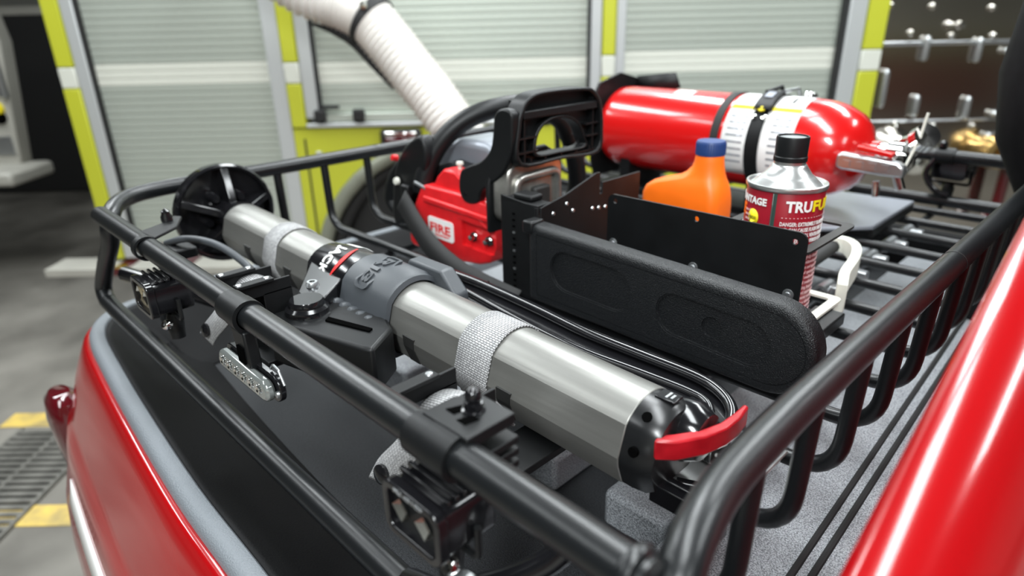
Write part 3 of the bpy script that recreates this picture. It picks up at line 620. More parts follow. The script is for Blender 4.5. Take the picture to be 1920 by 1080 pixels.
q = MB(); q.prism([(x, y+0.03) for x, y, z in R1[3:8]]+[(x, y+0.012) for x, y, z in R1[3:8]][::-1], 0.982, 0.995, 'xy'); q.build('flange', 'plastic', t, bevel=0.002)

# ================================================================== STRAPS
def ribbon(b, path, width_dir, wd, uvs):
    """flat band: path points, constant width direction"""
    rows = [[p-width_dir*wd/2, p+width_dir*wd/2] for p in path]; b.grid(rows); L = 0
    for i, p in enumerate(path):
        if i: L += (p-path[i-1]).length
        uvs += [(0, L), (wd, L)]
def band(name, path, wdir, wd, parent, label=None, m='web', th=0.0016):
    b = MB(); uvs = []; ribbon(b, path, wdir, wd, uvs); o = b.build(name, m, parent, solid=th, angle=80, label=label)
    uvl = o.data.uv_layers.new(name='UVMap')
    for lp_ in o.data.loops: uvl.data[lp_.index].uv = uvs[lp_.vertex_index]
    return o
def jack_wrap(x, s, extra=0.0012, tilt=0.0):
    pr = jprof(s); n = len(pr); pts = [Vector((0,) + q) for q in pr]
    out = []
    for q in pr+pr[:1]:
        l = math.hypot(*q); k = (l+extra)/l; out.append(JP(x+tilt*q[1], q[0]*k, q[1]*k))
    return out
def stud(x, y, z, parent):
    q = MB(); q.lathe([(0, 0.004), (0.0065, 0.004), (0.0085, 0.0025), (0.0085, 0.0), (0.007, -0.002)], (x, y, z), (0.1, -1, 0.25), 20); q.build('stud', 'gloss', parent, label='black round stud')
t = thing('webbing_strap', 'grey webbing strap around the near end of the jack', 'strap', (0.69, 0.15, 0.985), group='straps around the jack')
band('loop', jack_wrap(0.698, 1.0, 0.0014), jx, 0.046, t)
tp = [(0.777, 0.112, 1.030), (0.777, 0.100, 1.052), (0.777, 0.080, 1.072), (0.777, 0.058, 1.075), (0.774, 0.042, 1.062), (0.762, 0.034, 1.040), (0.738, 0.030, 1.012), (0.722, 0.027, 0.985)]
tpp = spline(tp, 5); band('tail', tpp, (jx+Vector((0, 0, 0.28))).normalized(), 0.040, t); stud(0.7275, 0.0255, 0.998, t)
t = thing('webbing_strap', 'grey webbing strap around the jack beside its round foot', 'strap', (0.28, 0.15, 0.99), group='straps around the jack')
band('loop', jack_wrap(0.275, 0.93, 0.0014), jx, 0.036, t)
tpp = spline([(0.424, 0.106, 1.035), (0.426, 0.096, 1.058), (0.430, 0.075, 1.075), (0.430, 0.055, 1.074), (0.420, 0.042, 1.056), (0.395, 0.033, 1.030), (0.362, 0.029, 1.004), (0.345, 0.028, 0.988)], 5)
band('tail', tpp, Vector((1, 0, -0.12)).normalized(), 0.038, t); stud(0.356, 0.0265, 1.004, t)
# cradle brackets from rail to jack
def cradle(x0, x1, y0, y1, lab):
    t = thing('jack_cradle', lab, 'bracket', ((x0+x1)/2, 0.1, 0.98), group='cradles under the jack')
    for x in (x0, x1):
        q = MB(); q.bb((x-0.006, y0, 1.083), (x+0.006, y1, 1.087)); q.bb((x-0.0015, y0, 1.068), (x+0.0015, y1+0.02, 1.083)); c_ = q.build('side_plate', 'sheet', t, bevel=0.0008)
        for y in (y0+0.004, y1-0.006):
            q = MB(); q.lathe([(0, 0.0012), (0.003, 0.001), (0.0035, 0)], (x, y, 1.087), (0, 0, 1), 12); q.build('rivet', 'zinc', c_)
    q = MB(); q.bb((x0, y0+0.02, 0.98), (x1, 0.215, 0.988)); q.build('base_plate', 'sheet', t, bevel=0.001)
    for x in (x0, x1):
        q = MB(); q.bb((x-0.0015, y1-0.012, 0.98), (x+0.0015, y1+0.02, 1.07)); q.build('riser', 'sheet', t)
cradle(0.753, 0.800, 0.020, 0.068, 'black two-arm jack cradle bracket beside the ball knob clamp')
cradle(0.412, 0.458, 0.033, 0.074, 'black two-arm jack cradle bracket near the small clear lamp')

# ================================================================== CLAMPS AND LAMPS ON THE RAIL
def ring_clamp(b, x0, x1, r=0.0152): b.lathe([(0.0122, x0), (r, x0), (r, x1), (0.0122, x1)], (0, 0, 1.10), (1, 0, 0), 28)
t = thing('rail_clamp', 'black tube clamp with flat plate and ball knob on the top rail', 'clamp', (0.84, 0.01, 1.085), group='clamps on the top rail')
b = MB(); ring_clamp(b, 0.824, 0.842); b.build('collar', 'plastic', t); b = MB(); ring_clamp(b, 0.8425, 0.866, 0.0156); b.build('collar', 'plastic', t)
b = MB(); b.prism([(0.829, 0.0), (0.829, 0.026), (0.842, 0.040), (0.872, 0.040), (0.872, 0.0)], 1.108, 1.1165, 'xy'); pl = b.build('plate', 'plastic', t, bevel=0.001)
for x, y in ((0.838, 0.012), (0.852, 0.009)):
    q = MB(); q.prism([(x, y), (x+0.004, y+0.010), (x+0.010, y+0.010), (x+0.008, y)], 1.1160, 1.1172, 'xy'); q.build('plate_pocket', 'pit', pl)
q = MB(); q.lathe([(0.0078, 0.0), (0.0078, 0.001), (0.0062, 0.0015), (0.0062, 0.0065), (0.0045, 0.0068), (0.0054, 0.0085), (0.0057, 0.0105), (0.0052, 0.013), (0.0038, 0.0152), (0.0018, 0.0163), (0, 0.0165)], (0.851, 0.024, 1.1165), (0, 0, 1), 24); q.build('ball_knob', 'gloss', pl)
for z in (1.097, 1.088, 1.079):
    q = MB(); q.bb((0.846, 0.016, z-0.0035), (0.873, 0.042, z+0.002)); q.build('fin', 'sheet', t, bevel=0.001)
t = thing('rail_clamp', 'black tube clamp above the small clear lamp on the top rail', 'clamp', (0.555, 0, 1.085), group='clamps on the top rail')
b = MB(); ring_clamp(b, 0.533, 0.553, 0.0150); b.build('collar', 'plastic', t); b = MB(); ring_clamp(b, 0.5535, 0.574, 0.0158); b.build('collar', 'plastic', t)
b = MB(); b.prism([(0.548, 1.088), (0.576, 1.088), (0.580, 1.050), (0.556, 1.050)], -0.010, 0.002); st_ = b.build('stem', 'plastic', t, bevel=0.002)
b = MB(); b.bb((0.560, -0.012, 1.056), (0.573, -0.0095, 1.072)); b.build('stem_window', 'pit', st_)
t = thing('rail_clamp', 'black tube clamp with curved arm beside the round jack foot', 'clamp', (0.30, 0, 1.085), group='clamps on the top rail')
b = MB(); ring_clamp(b, 0.284, 0.296, 0.0148); b.build('collar', 'plastic', t)
b = MB(); b.prism([(0.255, 0.006), (0.24, 0.035), (0.215, 0.06), (0.225, 0.066), (0.268, 0.045), (0.296, 0.010)], 1.108, 1.112, 'xy'); b.build('arm', 'sheet', t, bevel=0.001)
q = MB(); q.lathe([(0.007, 0.0), (0.007, 0.006), (0.005, 0.010), (0.0055, 0.013), (0.0, 0.017)], (0.235, 0.045, 1.112), (0, 0, 1), 18); q.build('knob', 'gloss', t)
# small clear marker lamp
t = thing('marker_lamp', 'small clear lens marker lamp hanging under the top rail', 'lamp', (0.565, -0.006, 1.03))
rl = rrect(0.508, 0.622, 1.030, 1.056, 0.012, 6)
b = MB(); b.prism(rl, -0.004, 0.002); bk = b.build('backing', 'gloss', t, bevel=0.001)
b = MB(); b.prism(rrect(0.511, 0.616, 1.032, 1.053, 0.010, 6), -0.014, -0.0045); ln = b.build('lens', 'lens', t, bevel=0.003)
for k in range(6):
    q = MB(); q.lathe([(0.0048, 0.0), (0.0048, 0.001), (0.0028, 0.001), (0.0, -0.002)], (0.522+0.0155*k, -0.0145, 1.0425), (0, -1, 0), 12); q.build('diode', 'chrome', ln)
q = MB(); q.tube(fillet([(0.60, 0.0, 1.058), (0.606, 0.0, 1.064), (0.616, 0, 1.062), (0.624, 0, 1.05)], 0.003), 0.0013, 8); q.build('bracket_wire', 'zinc', bk)
for x in (0.617,):
    q = MB(); q.lathe([(0, 0.003), (0.003, 0.002), (0.0035, 0)], (x, -0.004, 1.04), (0, -1, 0), 10); q.build('screw', 'zinc', bk)
# work lamp pods
def pod(px, py, pz, rz, lab, m_ref, lens_w=0.062, writing=True, s=1.0):
    t = thing('work_lamp', lab, 'lamp', (px, py, pz-0.04), rz, 'work lamps clamped on the rack', True)
    def bx(name, m, a, c, bev=0.002, par=None):
        q = MB(); q.bb([i*s for i in a], [i*s for i in c]); return q.build(name, m, par or t, bevel=bev)
    h0 = 0.012
    q = MB(); q.prism([(i*s, j*s) for i, j in rrect(-0.032, 0.032, h0, h0+0.046, 0.010, 5)], -0.026*s, 0.022*s); bd_ = q.build('body', 'gloss', t, bevel=0.002)
    q = MB(); q.ring([(i*s, j*s) for i, j in rrect(-0.034, 0.034, h0-0.002, h0+0.048, 0.011, 5)], [(i*s, j*s) for i, j in rrect(-0.028, 0.028, h0+0.005, h0+0.041, 0.007, 5)], -0.034*s, -0.024*s); bz = q.build('bezel', 'gloss', t, bevel=0.0012)
    q = MB(); q.prism([(i*s, j*s) for i, j in rrect(-0.028, 0.028, h0+0.005, h0+0.041, 0.007, 5)], -0.0275*s, -0.026*s); q.build('reflector', m_ref, t)
    for x in (-0.014, 0.014):
        q = MB(); q.lathe([(0.011*s, 0.0045*s), (0.006*s, 0.0005), (0.0, 0.0005)], (x*s, -0.0275*s, (h0+0.025)*s), (0, -1, 0), 4); q.build('optic', 'chrome', t)
    for k in range(6): bx('fin', 'gloss', (-0.029, -0.020+0.0075*k, h0+0.046), (0.029, -0.0165+0.0075*k, h0+0.0505), 0.0006)
    if writing:
        v_, f_ = text_geo('RIGID', 0.0085*s, depth=0.0003, fit=0.034*s); q = MB(); q.add([Vector((a.x-0.017*s, -0.0343*s-a.z, (h0+0.0425)*s+(a.y*0.55))) for a in v_], f_); q.build('lettering', 'zinc', bz, smooth=False)
    q = MB(); q.tube(fillet([(-0.036*s, 0.0, (h0+0.02)*s), (-0.036*s, 0.0, 0.002), (0.036*s, 0.0, 0.002), (0.036*s, 0.0, (h0+0.02)*s)], 0.006), 0.003*s, 8); br_ = q.build('yoke', 'plastic', t)
    q = MB(); q.lathe([(0.010*s, -0.03), (0.012*s, -0.01), (0.008*s, 0.002)], (0, 0, 0.0), (0, 0, 1), 16); q.build('mount_post', 'plastic', t)
    q = MB(); q.lathe([(0.002, 0.0035), (0.0045, 0.004), (0.006, 0.002), (0.006, -0.003)], (0.020*s, -0.016*s, -0.004), (0.2, -0.8, 0.6), 14); q.build('bolt', 'chrome', br_)
    return t
pod(0.842, 0.004, 1.062, R(0), 'black work lamp below the rail beside the grey strap tail', 'plastic', s=0.86)
pod(0.330, 0.002, 1.066, R(0), 'black work lamp with warm reflector near the rear corner post', 'amber', writing=False, s=0.86)
pod(0.800, 1.372, 1.045, R(175), 'black work lamp clamped on the front rail beyond the extinguisher', 'plastic', s=1.0)
# black bar under the pod
t = thing('lamp_crossbar', 'black angled lamp support tube under the rail near the work lamp', 'support', (0.86, 0.06, 0.95))
b = MB(); b.tube(spline([(0.846, -0.010, 0.985), (0.862, 0.0, 0.992), (0.885, 0.018, 1.005), (0.905, 0.035, 1.022), (0.915, 0.045, 1.038)], 6), 0.0085, 14); b.build('arm', 'gloss', t)
b = MB(); b.lathe([(0.0, 0.009), (0.006, 0.009), (0.008, 0.006), (0.012, 0.004), (0.013, -0.004)], (0.866, -0.006, 0.999), (0, -0.5, 1), 20); hd = b.build('bolt', 'zinc', t)
b = MB(); b.tube([(0.80, -0.004, 0.955), (0.846, -0.008, 0.978)], 0.011, 14); b.build('foot', 'gloss', t)
t = thing('lamp_crossbar', 'black tube with clamp block under the far work lamp', 'support', (0.30, 0.1, 0.95))
b = MB(); b.tube([(0.01, 0.030, 0.985), (0.25, 0.093, 0.985)], 0.0115, 18); b.build('arm', 'gloss', t)
b = MB(); b.lathe([(0.0115, -0.009), (0.016, -0.009), (0.016, 0.009), (0.0115, 0.009)], (0.105, 0.055, 0.985), (0.967, 0.254, 0), 22); b.build('collar', 'plastic', t)
b = MB(); b.bb((0.095, 0.042, 0.925), (0.118, 0.068, 0.972)); b.build('block', 'plastic', t, bevel=0.003)
b = MB(); b.lathe([(0, 0.004), (0.004, 0.003), (0.005, 0)], (0.112, 0.040, 0.985), (0.2, -1, 0.3), 12); b.build('screw', 'chrome', t)
t = thing('cable_loop', 'black wrapped cable looping beside the jack foot', 'cable', (0.20, 0.10, 1.0))
b = MB(); b.tube(spline([(0.155, 0.06, 1.06), (0.20, 0.075, 1.073), (0.25, 0.095, 1.070), (0.30, 0.108, 1.052), (0.325, 0.112, 1.03)], 6), 0.005, 12); b.build('sheath', 'hub', t)
b = MB(); b.tube(spline([(0.325, 0.112, 1.03), (0.335, 0.11, 1.005), (0.30, 0.10, 0.99), (0.24, 0.08, 0.995), (0.19, 0.06, 1.02)], 6), 0.004, 10); b.build('lead', 'gloss', t)
b = MB(); b.bb((0.16, 0.055, 1.045), (0.20, 0.085, 1.06)); b.build('plug', 'plastic', t, bevel=0.003)

# ================================================================== BAR COVER (chainsaw scabbard)
def carve(o, cutters):
    for c in cutters:
        cm = bpy.data.meshes.new('cut'); cm.from_pydata([tuple(a-OFF[o.name]) for a in c.v], [], c.f)
        bm = bmesh.new(); bm.from_mesh(cm); bmesh.ops.recalc_face_normals(bm, faces=bm.faces[:]); bm.to_mesh(cm); bm.free()
        co = bpy.data.objects.new('cut', cm); COL.objects.link(co); co.parent = o.parent
        md = o.modifiers.new('cut', 'BOOLEAN'); md.object = co; md.solver = 'EXACT'
        dg = bpy.context.evaluated_depsgraph_get(); me = bpy.data.meshes.new_from_object(o.evaluated_get(dg))
        o.modifiers.clear(); o.data = me; bpy.data.objects.remove(co)
    o.data.polygons.foreach_set('use_smooth', [True]*len(o.data.polygons)); o.data.set_sharp_from_angle(angle=R(35))
def skew(out, zslope, x0): return [(x, z+zslope*(x-x0)) for x, z in out]
t = thing('bar_cover', 'large black grained plastic chainsaw bar cover with oblong recesses', 'bar cover', (0.75, 0.39, 0.985))
out = [(0.556, 0.993), (0.70, 0.990), (0.87, 0.986)]+[(0.883+0.050*math.cos(R(a)), 1.0365+0.0505*math.sin(R(a))) for a in range(-90, 91, 10)]+[(0.70, 1.0935), (0.556, 1.0985)]
b = MB(); b.prism(out, 0.374, 0.402); sc = b.build('shell', 'grain', t, bevel=0.0075, segs=4)
c1 = MB(); c1.prism(skew(rrect(0.598, 0.719, 1.0215, 1.0715, 0.024, 7), -0.03, 0.66), 0.36, 0.3772)
c2 = MB(); c2.prism(skew(rrect(0.757, 0.887, 1.0135, 1.0605, 0.0225, 7), -0.05, 0.82), 0.36, 0.3772)
c3 = MB(); c3.prism(circ(0.822, 1.0375, 0.0118, 24), 0.36, 0.3800)
oi = [(0.572, 1.004), (0.70, 1.001), (0.875, 0.997)]+[(0.883+0.040*math.cos(R(a)), 1.0365+0.0395*math.sin(R(a))) for a in range(-80, 81, 10)]+[(0.70, 1.0825), (0.572, 1.0875)]
cx = [(x*0.9955+0.75*0.0045, 1.043+(z-1.043)*0.972) for x, z in oi]
c0 = MB(); c0.ring(oi, cx, 0.36, 0.3748)
dg = bpy.context.evaluated_depsgraph_get(); me = bpy.data.meshes.new_from_object(sc.evaluated_get(dg)); sc.modifiers.clear(); sc.data = me
d1 = MB(); d1.prism(skew(rrect(0.5962, 0.7208, 1.0197, 1.0733, 0.0258, 7), -0.03, 0.66), 0.36, 0.3752)
d2 = MB(); d2.prism(skew(rrect(0.7552, 0.8888, 1.0117, 1.0623, 0.0243, 7), -0.05, 0.82), 0.36, 0.3752)
carve(sc, [d1, d2, c1, c2, c3, c0])
b = MB(); b.bb((0.548, 0.372, 1.085), (0.566, 0.3965, 1.102)); b.build('end_clip', 'plastic', t, bevel=0.003)

# ================================================================== SAW MOUNT (bent sheet steel)
t = thing('saw_mount', 'black bent sheet steel chainsaw mount with upright divider plate', 'bracket', (0.62, 0.46, 0.975))
b = MB(); b.prism([(0.482, 0.980), (0.552, 0.980), (0.552, 1.113), (0.482, 1.120)], 0.398, 0.401); ff = b.build('front_flange', 'sheet', t, bevel=0.0008)
b = MB(); b.prism([(0.401, 0.980), (0.62, 0.980), (0.62, 1.124), (0.529, 1.124), (0.529, 1.108), (0.524, 1.108), (0.524, 1.139), (0.515, 1.1395), (0.45, 1.121), (0.401, 1.1125)], 0.552, 0.555, 'yz'); sp = b.build('side_plate', 'sheet', t, bevel=0.0008)
b = MB(); b.bb((0.482, 0.398, 1.113), (0.552, 0.425, 1.1155)); b.build('top_fold', 'sheet', t, bevel=0.001)
b = MB(); b.bb((0.500, 0.404, 1.1155), (0.535, 0.428, 1.124)); b.build('latch_block', 'sheet', t, bevel=0.003)
b = MB(); b.tube([(0.549, 0.398, 0.985), (0.549, 0.398, 1.112)], 0.0022, 8); b.build('hem', 'sheet', t)
for k in range(13):
    q = MB(); q.bb((0.5055, 0.3965, 0.99+0.0088*k), (0.5095, 0.3985, 0.9925+0.0088*k)); q.build('perforation', 'zinc' if k in (3, 6, 9) else 'pit', ff)
for y, z in ((0.452, 1.108), (0.465, 1.096), (0.425, 1.100), (0.44, 1.02), (0.508, 1.090), (0.522, 1.088), (0.537, 1.0865)):
    q = MB(); q.lathe([(0, 0.0018), (0.0022, 0.0014), (0.003, 0)], (0.555, y, z), (1, 0, 0), 12); q.build('rivet', 'zinc', sp)
b = MB(); b.prism(rrect(0.600, 0.866, 0.980, 1.124, 0.010, 5), 0.484, 0.487); dv = b.build('divider_plate', 'sheet', t)
hc = []
for x, z in ((0.612, 1.1155), (0.733, 1.1145), (0.853, 1.1125)):
    q = MB(); q.prism(circ(x, z, 0.0034, 14), 0.47, 0.50); hc.append(q)
carve(dv, hc)
for x, z in ((0.734, 1.053), (0.854, 1.051), (0.611, 1.057)):
    q = MB(); q.lathe([(0, 0.003), (0.003, 0.0028), (0.0035, 0.0012), (0.0062, 0.001), (0.0065, 0)], (x, 0.484, z), (0, -1, 0), 18); q.build('washer_bolt', 'zinc', dv)
b = MB(); b.bb((0.482, 0.398, 0.979), (0.866, 0.62, 0.982)); b.build('base_plate', 'sheet', t, bevel=0.0006)
b = MB(); b.bb((0.845, 0.50, 0.982), (0.882, 0.60, 0.998)); b.build('corner_block', 'plastic', t, bevel=0.002)
q = MB(); q.lathe([(0, 0.003), (0.0035, 0.002), (0.004, 0)], (0.876, 0.52, 0.998), (0, 0, 1), 12); q.build('washer_bolt', 'zinc', t)
for z, mm in ((1.098, 'alu_dark'), (1.000, 'cream')):
    o_ = rrect(0.740, 0.866, 0.487, 0.632, 0.010, 5); i_ = rrect(0.752, 0.8545, 0.500, 0.6200, 0.006, 5)
    q = MB(); q.ring(o_, [(x_ if True else 0, y_) for x_, y_ in i_], z, z+0.003, 'xy'); q.build('can_frame', mm, t, label='flat square can holder frame')  # lower frame is cream to put the light caught on it into colour

# ================================================================== FUEL CAN
CX, CY, CR = 0.7985, 0.572, 0.0447
t = thing('fuel_can', 'crimson fuel can with silver cone top and black cap', 'can', (CX, CY, 0.985))
b = MB(); b.lathe([(0, 0.985), (CR-0.002, 0.985), (CR-0.0005, 0.988), (CR-0.0005, 1.150), (CR-0.001, 1.151)], (CX, CY, 0), (0, 0, 1), 56); bd_ = b.build('body', 'canred', t)
b = MB(); b.lathe([(CR-0.001, 1.1495), (CR+0.0012, 1.1505), (CR+0.0018, 1.153), (CR+0.0012, 1.1555), (CR-0.001, 1.156), (CR-0.003, 1.1545), (CR-0.004, 1.153), (0.033, 1.159), (0.0295, 1.1625), (0.028, 1.1630), (0.0205, 1.1735), (0.0195, 1.1755), (0.0178, 1.1765), (0.0178, 1.185)], (CX, CY, 0), (0, 0, 1), 56); b.build('cone_top', 'tin', t)
b = MB(); b.lathe([(0.0165, 1.180), (0.0190, 1.180), (0.0190, 1.185), (0.0182, 1.186), (0.0185, 1.2065), (0.0178, 1.2085), (0.0162, 1.2085), (0.0156, 1.2065), (0, 1.2065)], (CX, CY, 0), (0, 0, 1), 40); cp = b.build('cap', 'plastic', t)
b = MB(); b.lathe([(0.0155, 1.2069), (0.0, 1.2069)], (CX, CY, 0), (0, 0, 1), 30); b.build('cap_disc', 'zinc', cp)
def canp(a, z, h=0.0004): return Vector((CX+(CR+h)*math.cos(a), CY+(CR+h)*math.sin(a), z))
A_C = R(-66)
b = MB()
for a0, a1, z0, z1 in ((-0.315, -0.20, 0.988, 1.1495),):
    b.grid([[canp(A_C+a0+(a1-a0)*k/4, z0, 0.0003) for k in range(5)], [canp(A_C+a0+(a1-a0)*k/4, z1, 0.0003) for k in range(5)]])
sm = b.build('seam', 'green', bd_, label='dark green side seam')
b = MB(); b.grid([[canp(A_C+a, z, 0.0006) for a in (-0.305, -0.285)] for z in (0.99, 1.149)]); b.build('seam_line', 'tin', sm)
def cantext(txt, a_left, z, size, m, fit, name='lettering', bold=0.0): text_on(lambda v_: canp(A_C+a_left+v_.x/CR, z+v_.y, 0.0004+v_.z), txt, size, name, m, bd_, fit=fit, depth=0.0002, bold=bold)
cantext('TRU', 0.03, 1.1290, 0.0175, 'white', 0.0305, bold=0.0006)
cantext('FUEL', 0.03+0.0320/CR, 1.1290, 0.0175, 'yellow', 0.042, bold=0.0006)
cantext('ADVANTAGE', -0.45-0.066/CR, 1.1330, 0.0115, 'white', 0.066, bold=0.0004)
cantext('- - - - - - - - - - - - - - - - - -', -0.04, 1.1200, 0.0075, 'pink', 0.075)
for i, ln_ in enumerate(('DANGER: EXTREMELY FLAMMABLE', 'FUEL CAN CAUSE FLASH FIRE. ONLY', 'USE IN COOL, WELL VENTILATED AREA', 'HEAT FOR EXTENDED PERIOD OF TIME')): cantext(ln_, -0.06, 1.1120-0.0068*i, 0.0065, 'white', 0.070-0.004*(i == 3), bold=0.0001)
for i, ln_ in enumerate(('- Handle with the same care as any', 'flammable and can be ignored when', '- Keep container tightly closed and', 'use in cool, well ventilated area and', 'away from heat, sparks and open flame', 'do not use in enclosed spaces or near', '- Harmful or fatal if swallowed, call', 'a physician at once if swallowed and', 'do not induce vomiting, keep out of', 'reach of children and store only in', 'original container, never reuse can', 'dispose of contents in a safe manner', 'in line with local rules and codes', '- Wash hands after use with water')): cantext(ln_, -0.08, 1.0840-0.0066*i, 0.0062, 'pink', 0.070)
cantext('EXPERIENCE', -0.78-0.046/CR, 1.0960, 0.0100, 'white', 0.046, bold=0.0003)
cantext('E', -1.36, 1.1170, 0.018, 'orange', 0.009, bold=0.0008)
for i in range(3): cantext('and', -1.18, 1.122-0.0055*i, 0.005, 'pink', 0.010)
for i, ln_ in enumerate(('no need to do it', 'no mixing fresh fuel', 'ready to use')): cantext(ln_, -0.62-0.055/CR, 1.082-0.0085*i, 0.0075, 'pink', 0.055)
b = MB(); b.add([canp(A_C-0.83+0.0085/CR*math.cos(2*PI*k/24), 1.1165+0.0100*math.sin(2*PI*k/24), 0.0004) for k in range(24)], [tuple(range(24))]); b.build('badge', 'yellow', bd_, solid=0.0002, label='round yellow badge')
text_on(lambda v_: canp(A_C-0.83+(v_.x-0.0055)/CR, 1.1150+v_.y, 0.0008), 'eco', 0.006, 'badge_lettering', 'green', bd_, fit=0.011)

# ================================================================== OIL BOTTLE
t = thing('oil_bottle', 'orange plastic bottle with navy blue screw cap', 'bottle', (0.605, 0.67, 0.982))
b = MB(); rows = []
def rr_row(x0, x1, y0, y1, r, z): return [Vector((x, y, z)) for x, y in rrect(x0, x1, y0, y1, min(r, (x1-x0)/2-1e-4, (y1-y0)/2-1e-4), 5)]
for z, x0, x1, y0, y1, r in ((0.982, 0.550, 0.664, 0.648, 0.692, 0.012), (0.984, 0.544, 0.670, 0.643, 0.697, 0.014), (0.99, 0.541, 0.672, 0.640, 0.700, 0.015), (1.075, 0.541, 0.672, 0.640, 0.700, 0.015), (1.087, 0.541, 0.6715, 0.640, 0.700, 0.016), (1.097, 0.545, 0.6705, 0.641, 0.699, 0.017), (1.105, 0.556, 0.669, 0.642, 0.698, 0.018), (1.112, 0.578, 0.6675, 0.643, 0.697, 0.02), (1.118, 0.596, 0.666, 0.645, 0.695, 0.022), (1.125, 0.608, 0.6645, 0.647, 0.693, 0.022), (1.134, 0.616, 0.663, 0.648, 0.692, 0.022), (1.143, 0.619, 0.6615, 0.649, 0.691, 0.021), (1.152, 0.620, 0.661, 0.650, 0.690, 0.0203), (1.158, 0.622, 0.659, 0.652, 0.688, 0.018)): rows.append(rr_row(x0, x1, y0, y1, r, z))
b.grid(rows, True); b.f.append(tuple(range(24))); b.build('body', 'orange', t, angle=70)
b = MB(); b.lathe([(0.0185, 1.1525), (0.0208, 1.1525), (0.0208, 1.1705), (0.0195, 1.1725), (0, 1.173)], (0.6405, 0.670, 0), (0, 0, 1), 36); cp = b.build('cap', 'blue', t)
for k in range(30):
    a = 2*PI*k/30; pass
b = MB()
for k in range(36):
    a = 2*PI*k/36; b.tube([(0.6405+0.0209*math.cos(a), 0.670+0.0209*math.sin(a), 1.1535), (0.6405+0.0209*math.cos(a), 0.670+0.0209*math.sin(a), 1.1695)], 0.0006, 5)
b.build('cap_knurl', 'blue', cp, kind='stuff')

# ================================================================== CHAINSAW
t = thing('chainsaw', 'red and black petrol chainsaw sitting in the mount', 'chainsaw', (0.33, 0.5, 0.975))
b = MB(); b.prism([(0.212, 0.985), (0.215, 1.025), (0.232, 1.052), (0.256, 1.089), (0.268, 1.093), (0.345, 1.092), (0.418, 1.086), (0.428, 1.078), (0.428, 1.020), (0.418, 0.993), (0.395, 0.985), (0.345, 0.978), (0.330, 0.986), (0.300, 0.988), (0.275, 0.980), (0.255, 0.990), (0.240, 0.978), (0.222, 0.978)], 0.430, 0.468); cv = b.build('clutch_cover', 'red_pl', t, bevel=0.005, segs=3, label='red clutch cover')
dg = bpy.context.evaluated_depsgraph_get(); me = bpy.data.meshes.new_from_object(cv.evaluated_get(dg)); cv.modifiers.clear(); cv.data = me
q = MB(); q.prism([(0.356, 1.010), (0.436, 1.006), (0.436, 1.047), (0.356, 1.050)], 0.40, 0.437); carve(cv, [q])
b = MB(); b.prism([(0.262, 1.064), (0.422, 1.058), (0.422, 1.068), (0.262, 1.075)], 0.4265, 0.434); b.build('cover_ridge', 'red_pl', cv, bevel=0.003)
b = MB(); b.prism([(0.345, 1.052), (0.415, 1.050), (0.400, 1.060), (0.36, 1.061)], 0.4285, 0.432); b.build('embossed_wave', 'red_pl', cv, bevel=0.0012)
b = MB(); b.prism(skew(rrect(0.272, 0.336, 1.008, 1.042, 0.005, 4), -0.03, 0.3), 0.4285, 0.431); lb = b.build('label_plate', 'white', cv, label='white label with red lettering')
text_on(lambda v_: Vector((0.277+v_.x, 0.4283-v_.z, 1.0195+v_.y-0.03*(v_.x))), 'FIRE', 0.020, 'lettering', 'redprint', lb, fit=0.052, depth=0.0003, bold=0.0006)
text_on(lambda v_: Vector((0.290+v_.x, 0.4283-v_.z, 1.0125+v_.y-0.03*(v_.x))), 'EQUIPMENT', 0.0055, 'small_lettering', 'redprint', lb, fit=0.036, depth=0.0003)
for x in (0.382, 0.416):
    q = MB(); q.lathe([(0.0, -0.002), (0.0045, -0.002), (0.0048, 0.0), (0.0048, 0.006), (0.0085, 0.0062), (0.0092, 0.009), (0.0092, 0.012)][::-1], (x, 0.426, 1.028), (0, 1, 0), 6); nt_ = q.build('bar_nut', 'chrome', t, label='chrome bar nut')
b = MB(); b.prism([(0.268, 1.08), (0.288, 1.108), (0.305, 1.122), (0.335, 1.122), (0.352, 1.108), (0.36, 1.095), (0.405, 1.088), (0.408, 1.112), (0.425, 1.112), (0.428, 1.078)], 0.440, 0.475); b.build('top_housing', 'red_pl', t, bevel=0.004, label='red upper housing')
b = MB(); b.lathe([(0.0, 0.016), (0.0055, 0.016), (0.006, 0.012), (0.0032, 0.010), (0.0032, -0.02)], (0.326, 0.458, 1.118), (0, 0, 1), 14); b.build('plug_bolt', 'cream', t)
b = MB(); b.prism([(0.16, 0.985), (0.16, 1.06), (0.20, 1.10), (0.28, 1.125), (0.40, 1.115), (0.43, 1.08), (0.43, 0.985)], 0.468, 0.59); b.build('engine_housing', 'plastic', t, bevel=0.008, segs=3)
b = MB(); b.prism([(0.17, 1.09), (0.215, 1.140), (0.275, 1.160), (0.345, 1.158), (0.40, 1.120)], 0.50, 0.585); b.build('top_cover', 'silver', t, bevel=0.012, segs=4, label='silver grey top cover')
# muffler
b = MB(); b.prism(rrect(0.432, 0.548, 1.060, 1.150, 0.020, 6), 0.428, 0.462, 'yz'); mf = b.build('muffler', 'muffler', t, bevel=0.004, label='steel muffler')
b = MB(); b.tube(fillet([(0.464, 0.442, 1.085), (0.464, 0.448, 1.128), (0.464, 0.534, 1.130), (0.464, 0.536, 1.070)], 0.014, 5), 0.006, 12); b.build('muffler_rib', 'muffler', mf)
b = MB(); b.bb((0.460, 0.478, 1.070), (0.472, 0.512, 1.112)); b.build('exhaust_port', 'alu_dark', mf, bevel=0.004)
b = MB(); b.prism([(0.425, 1.045), (0.57, 1.045), (0.565, 1.15), (0.548, 1.160), (0.44, 1.160), (0.425, 1.12)], 0.420, 0.429, 'yz'); b.build('heat_shield', 'plastic', t, bevel=0.003)
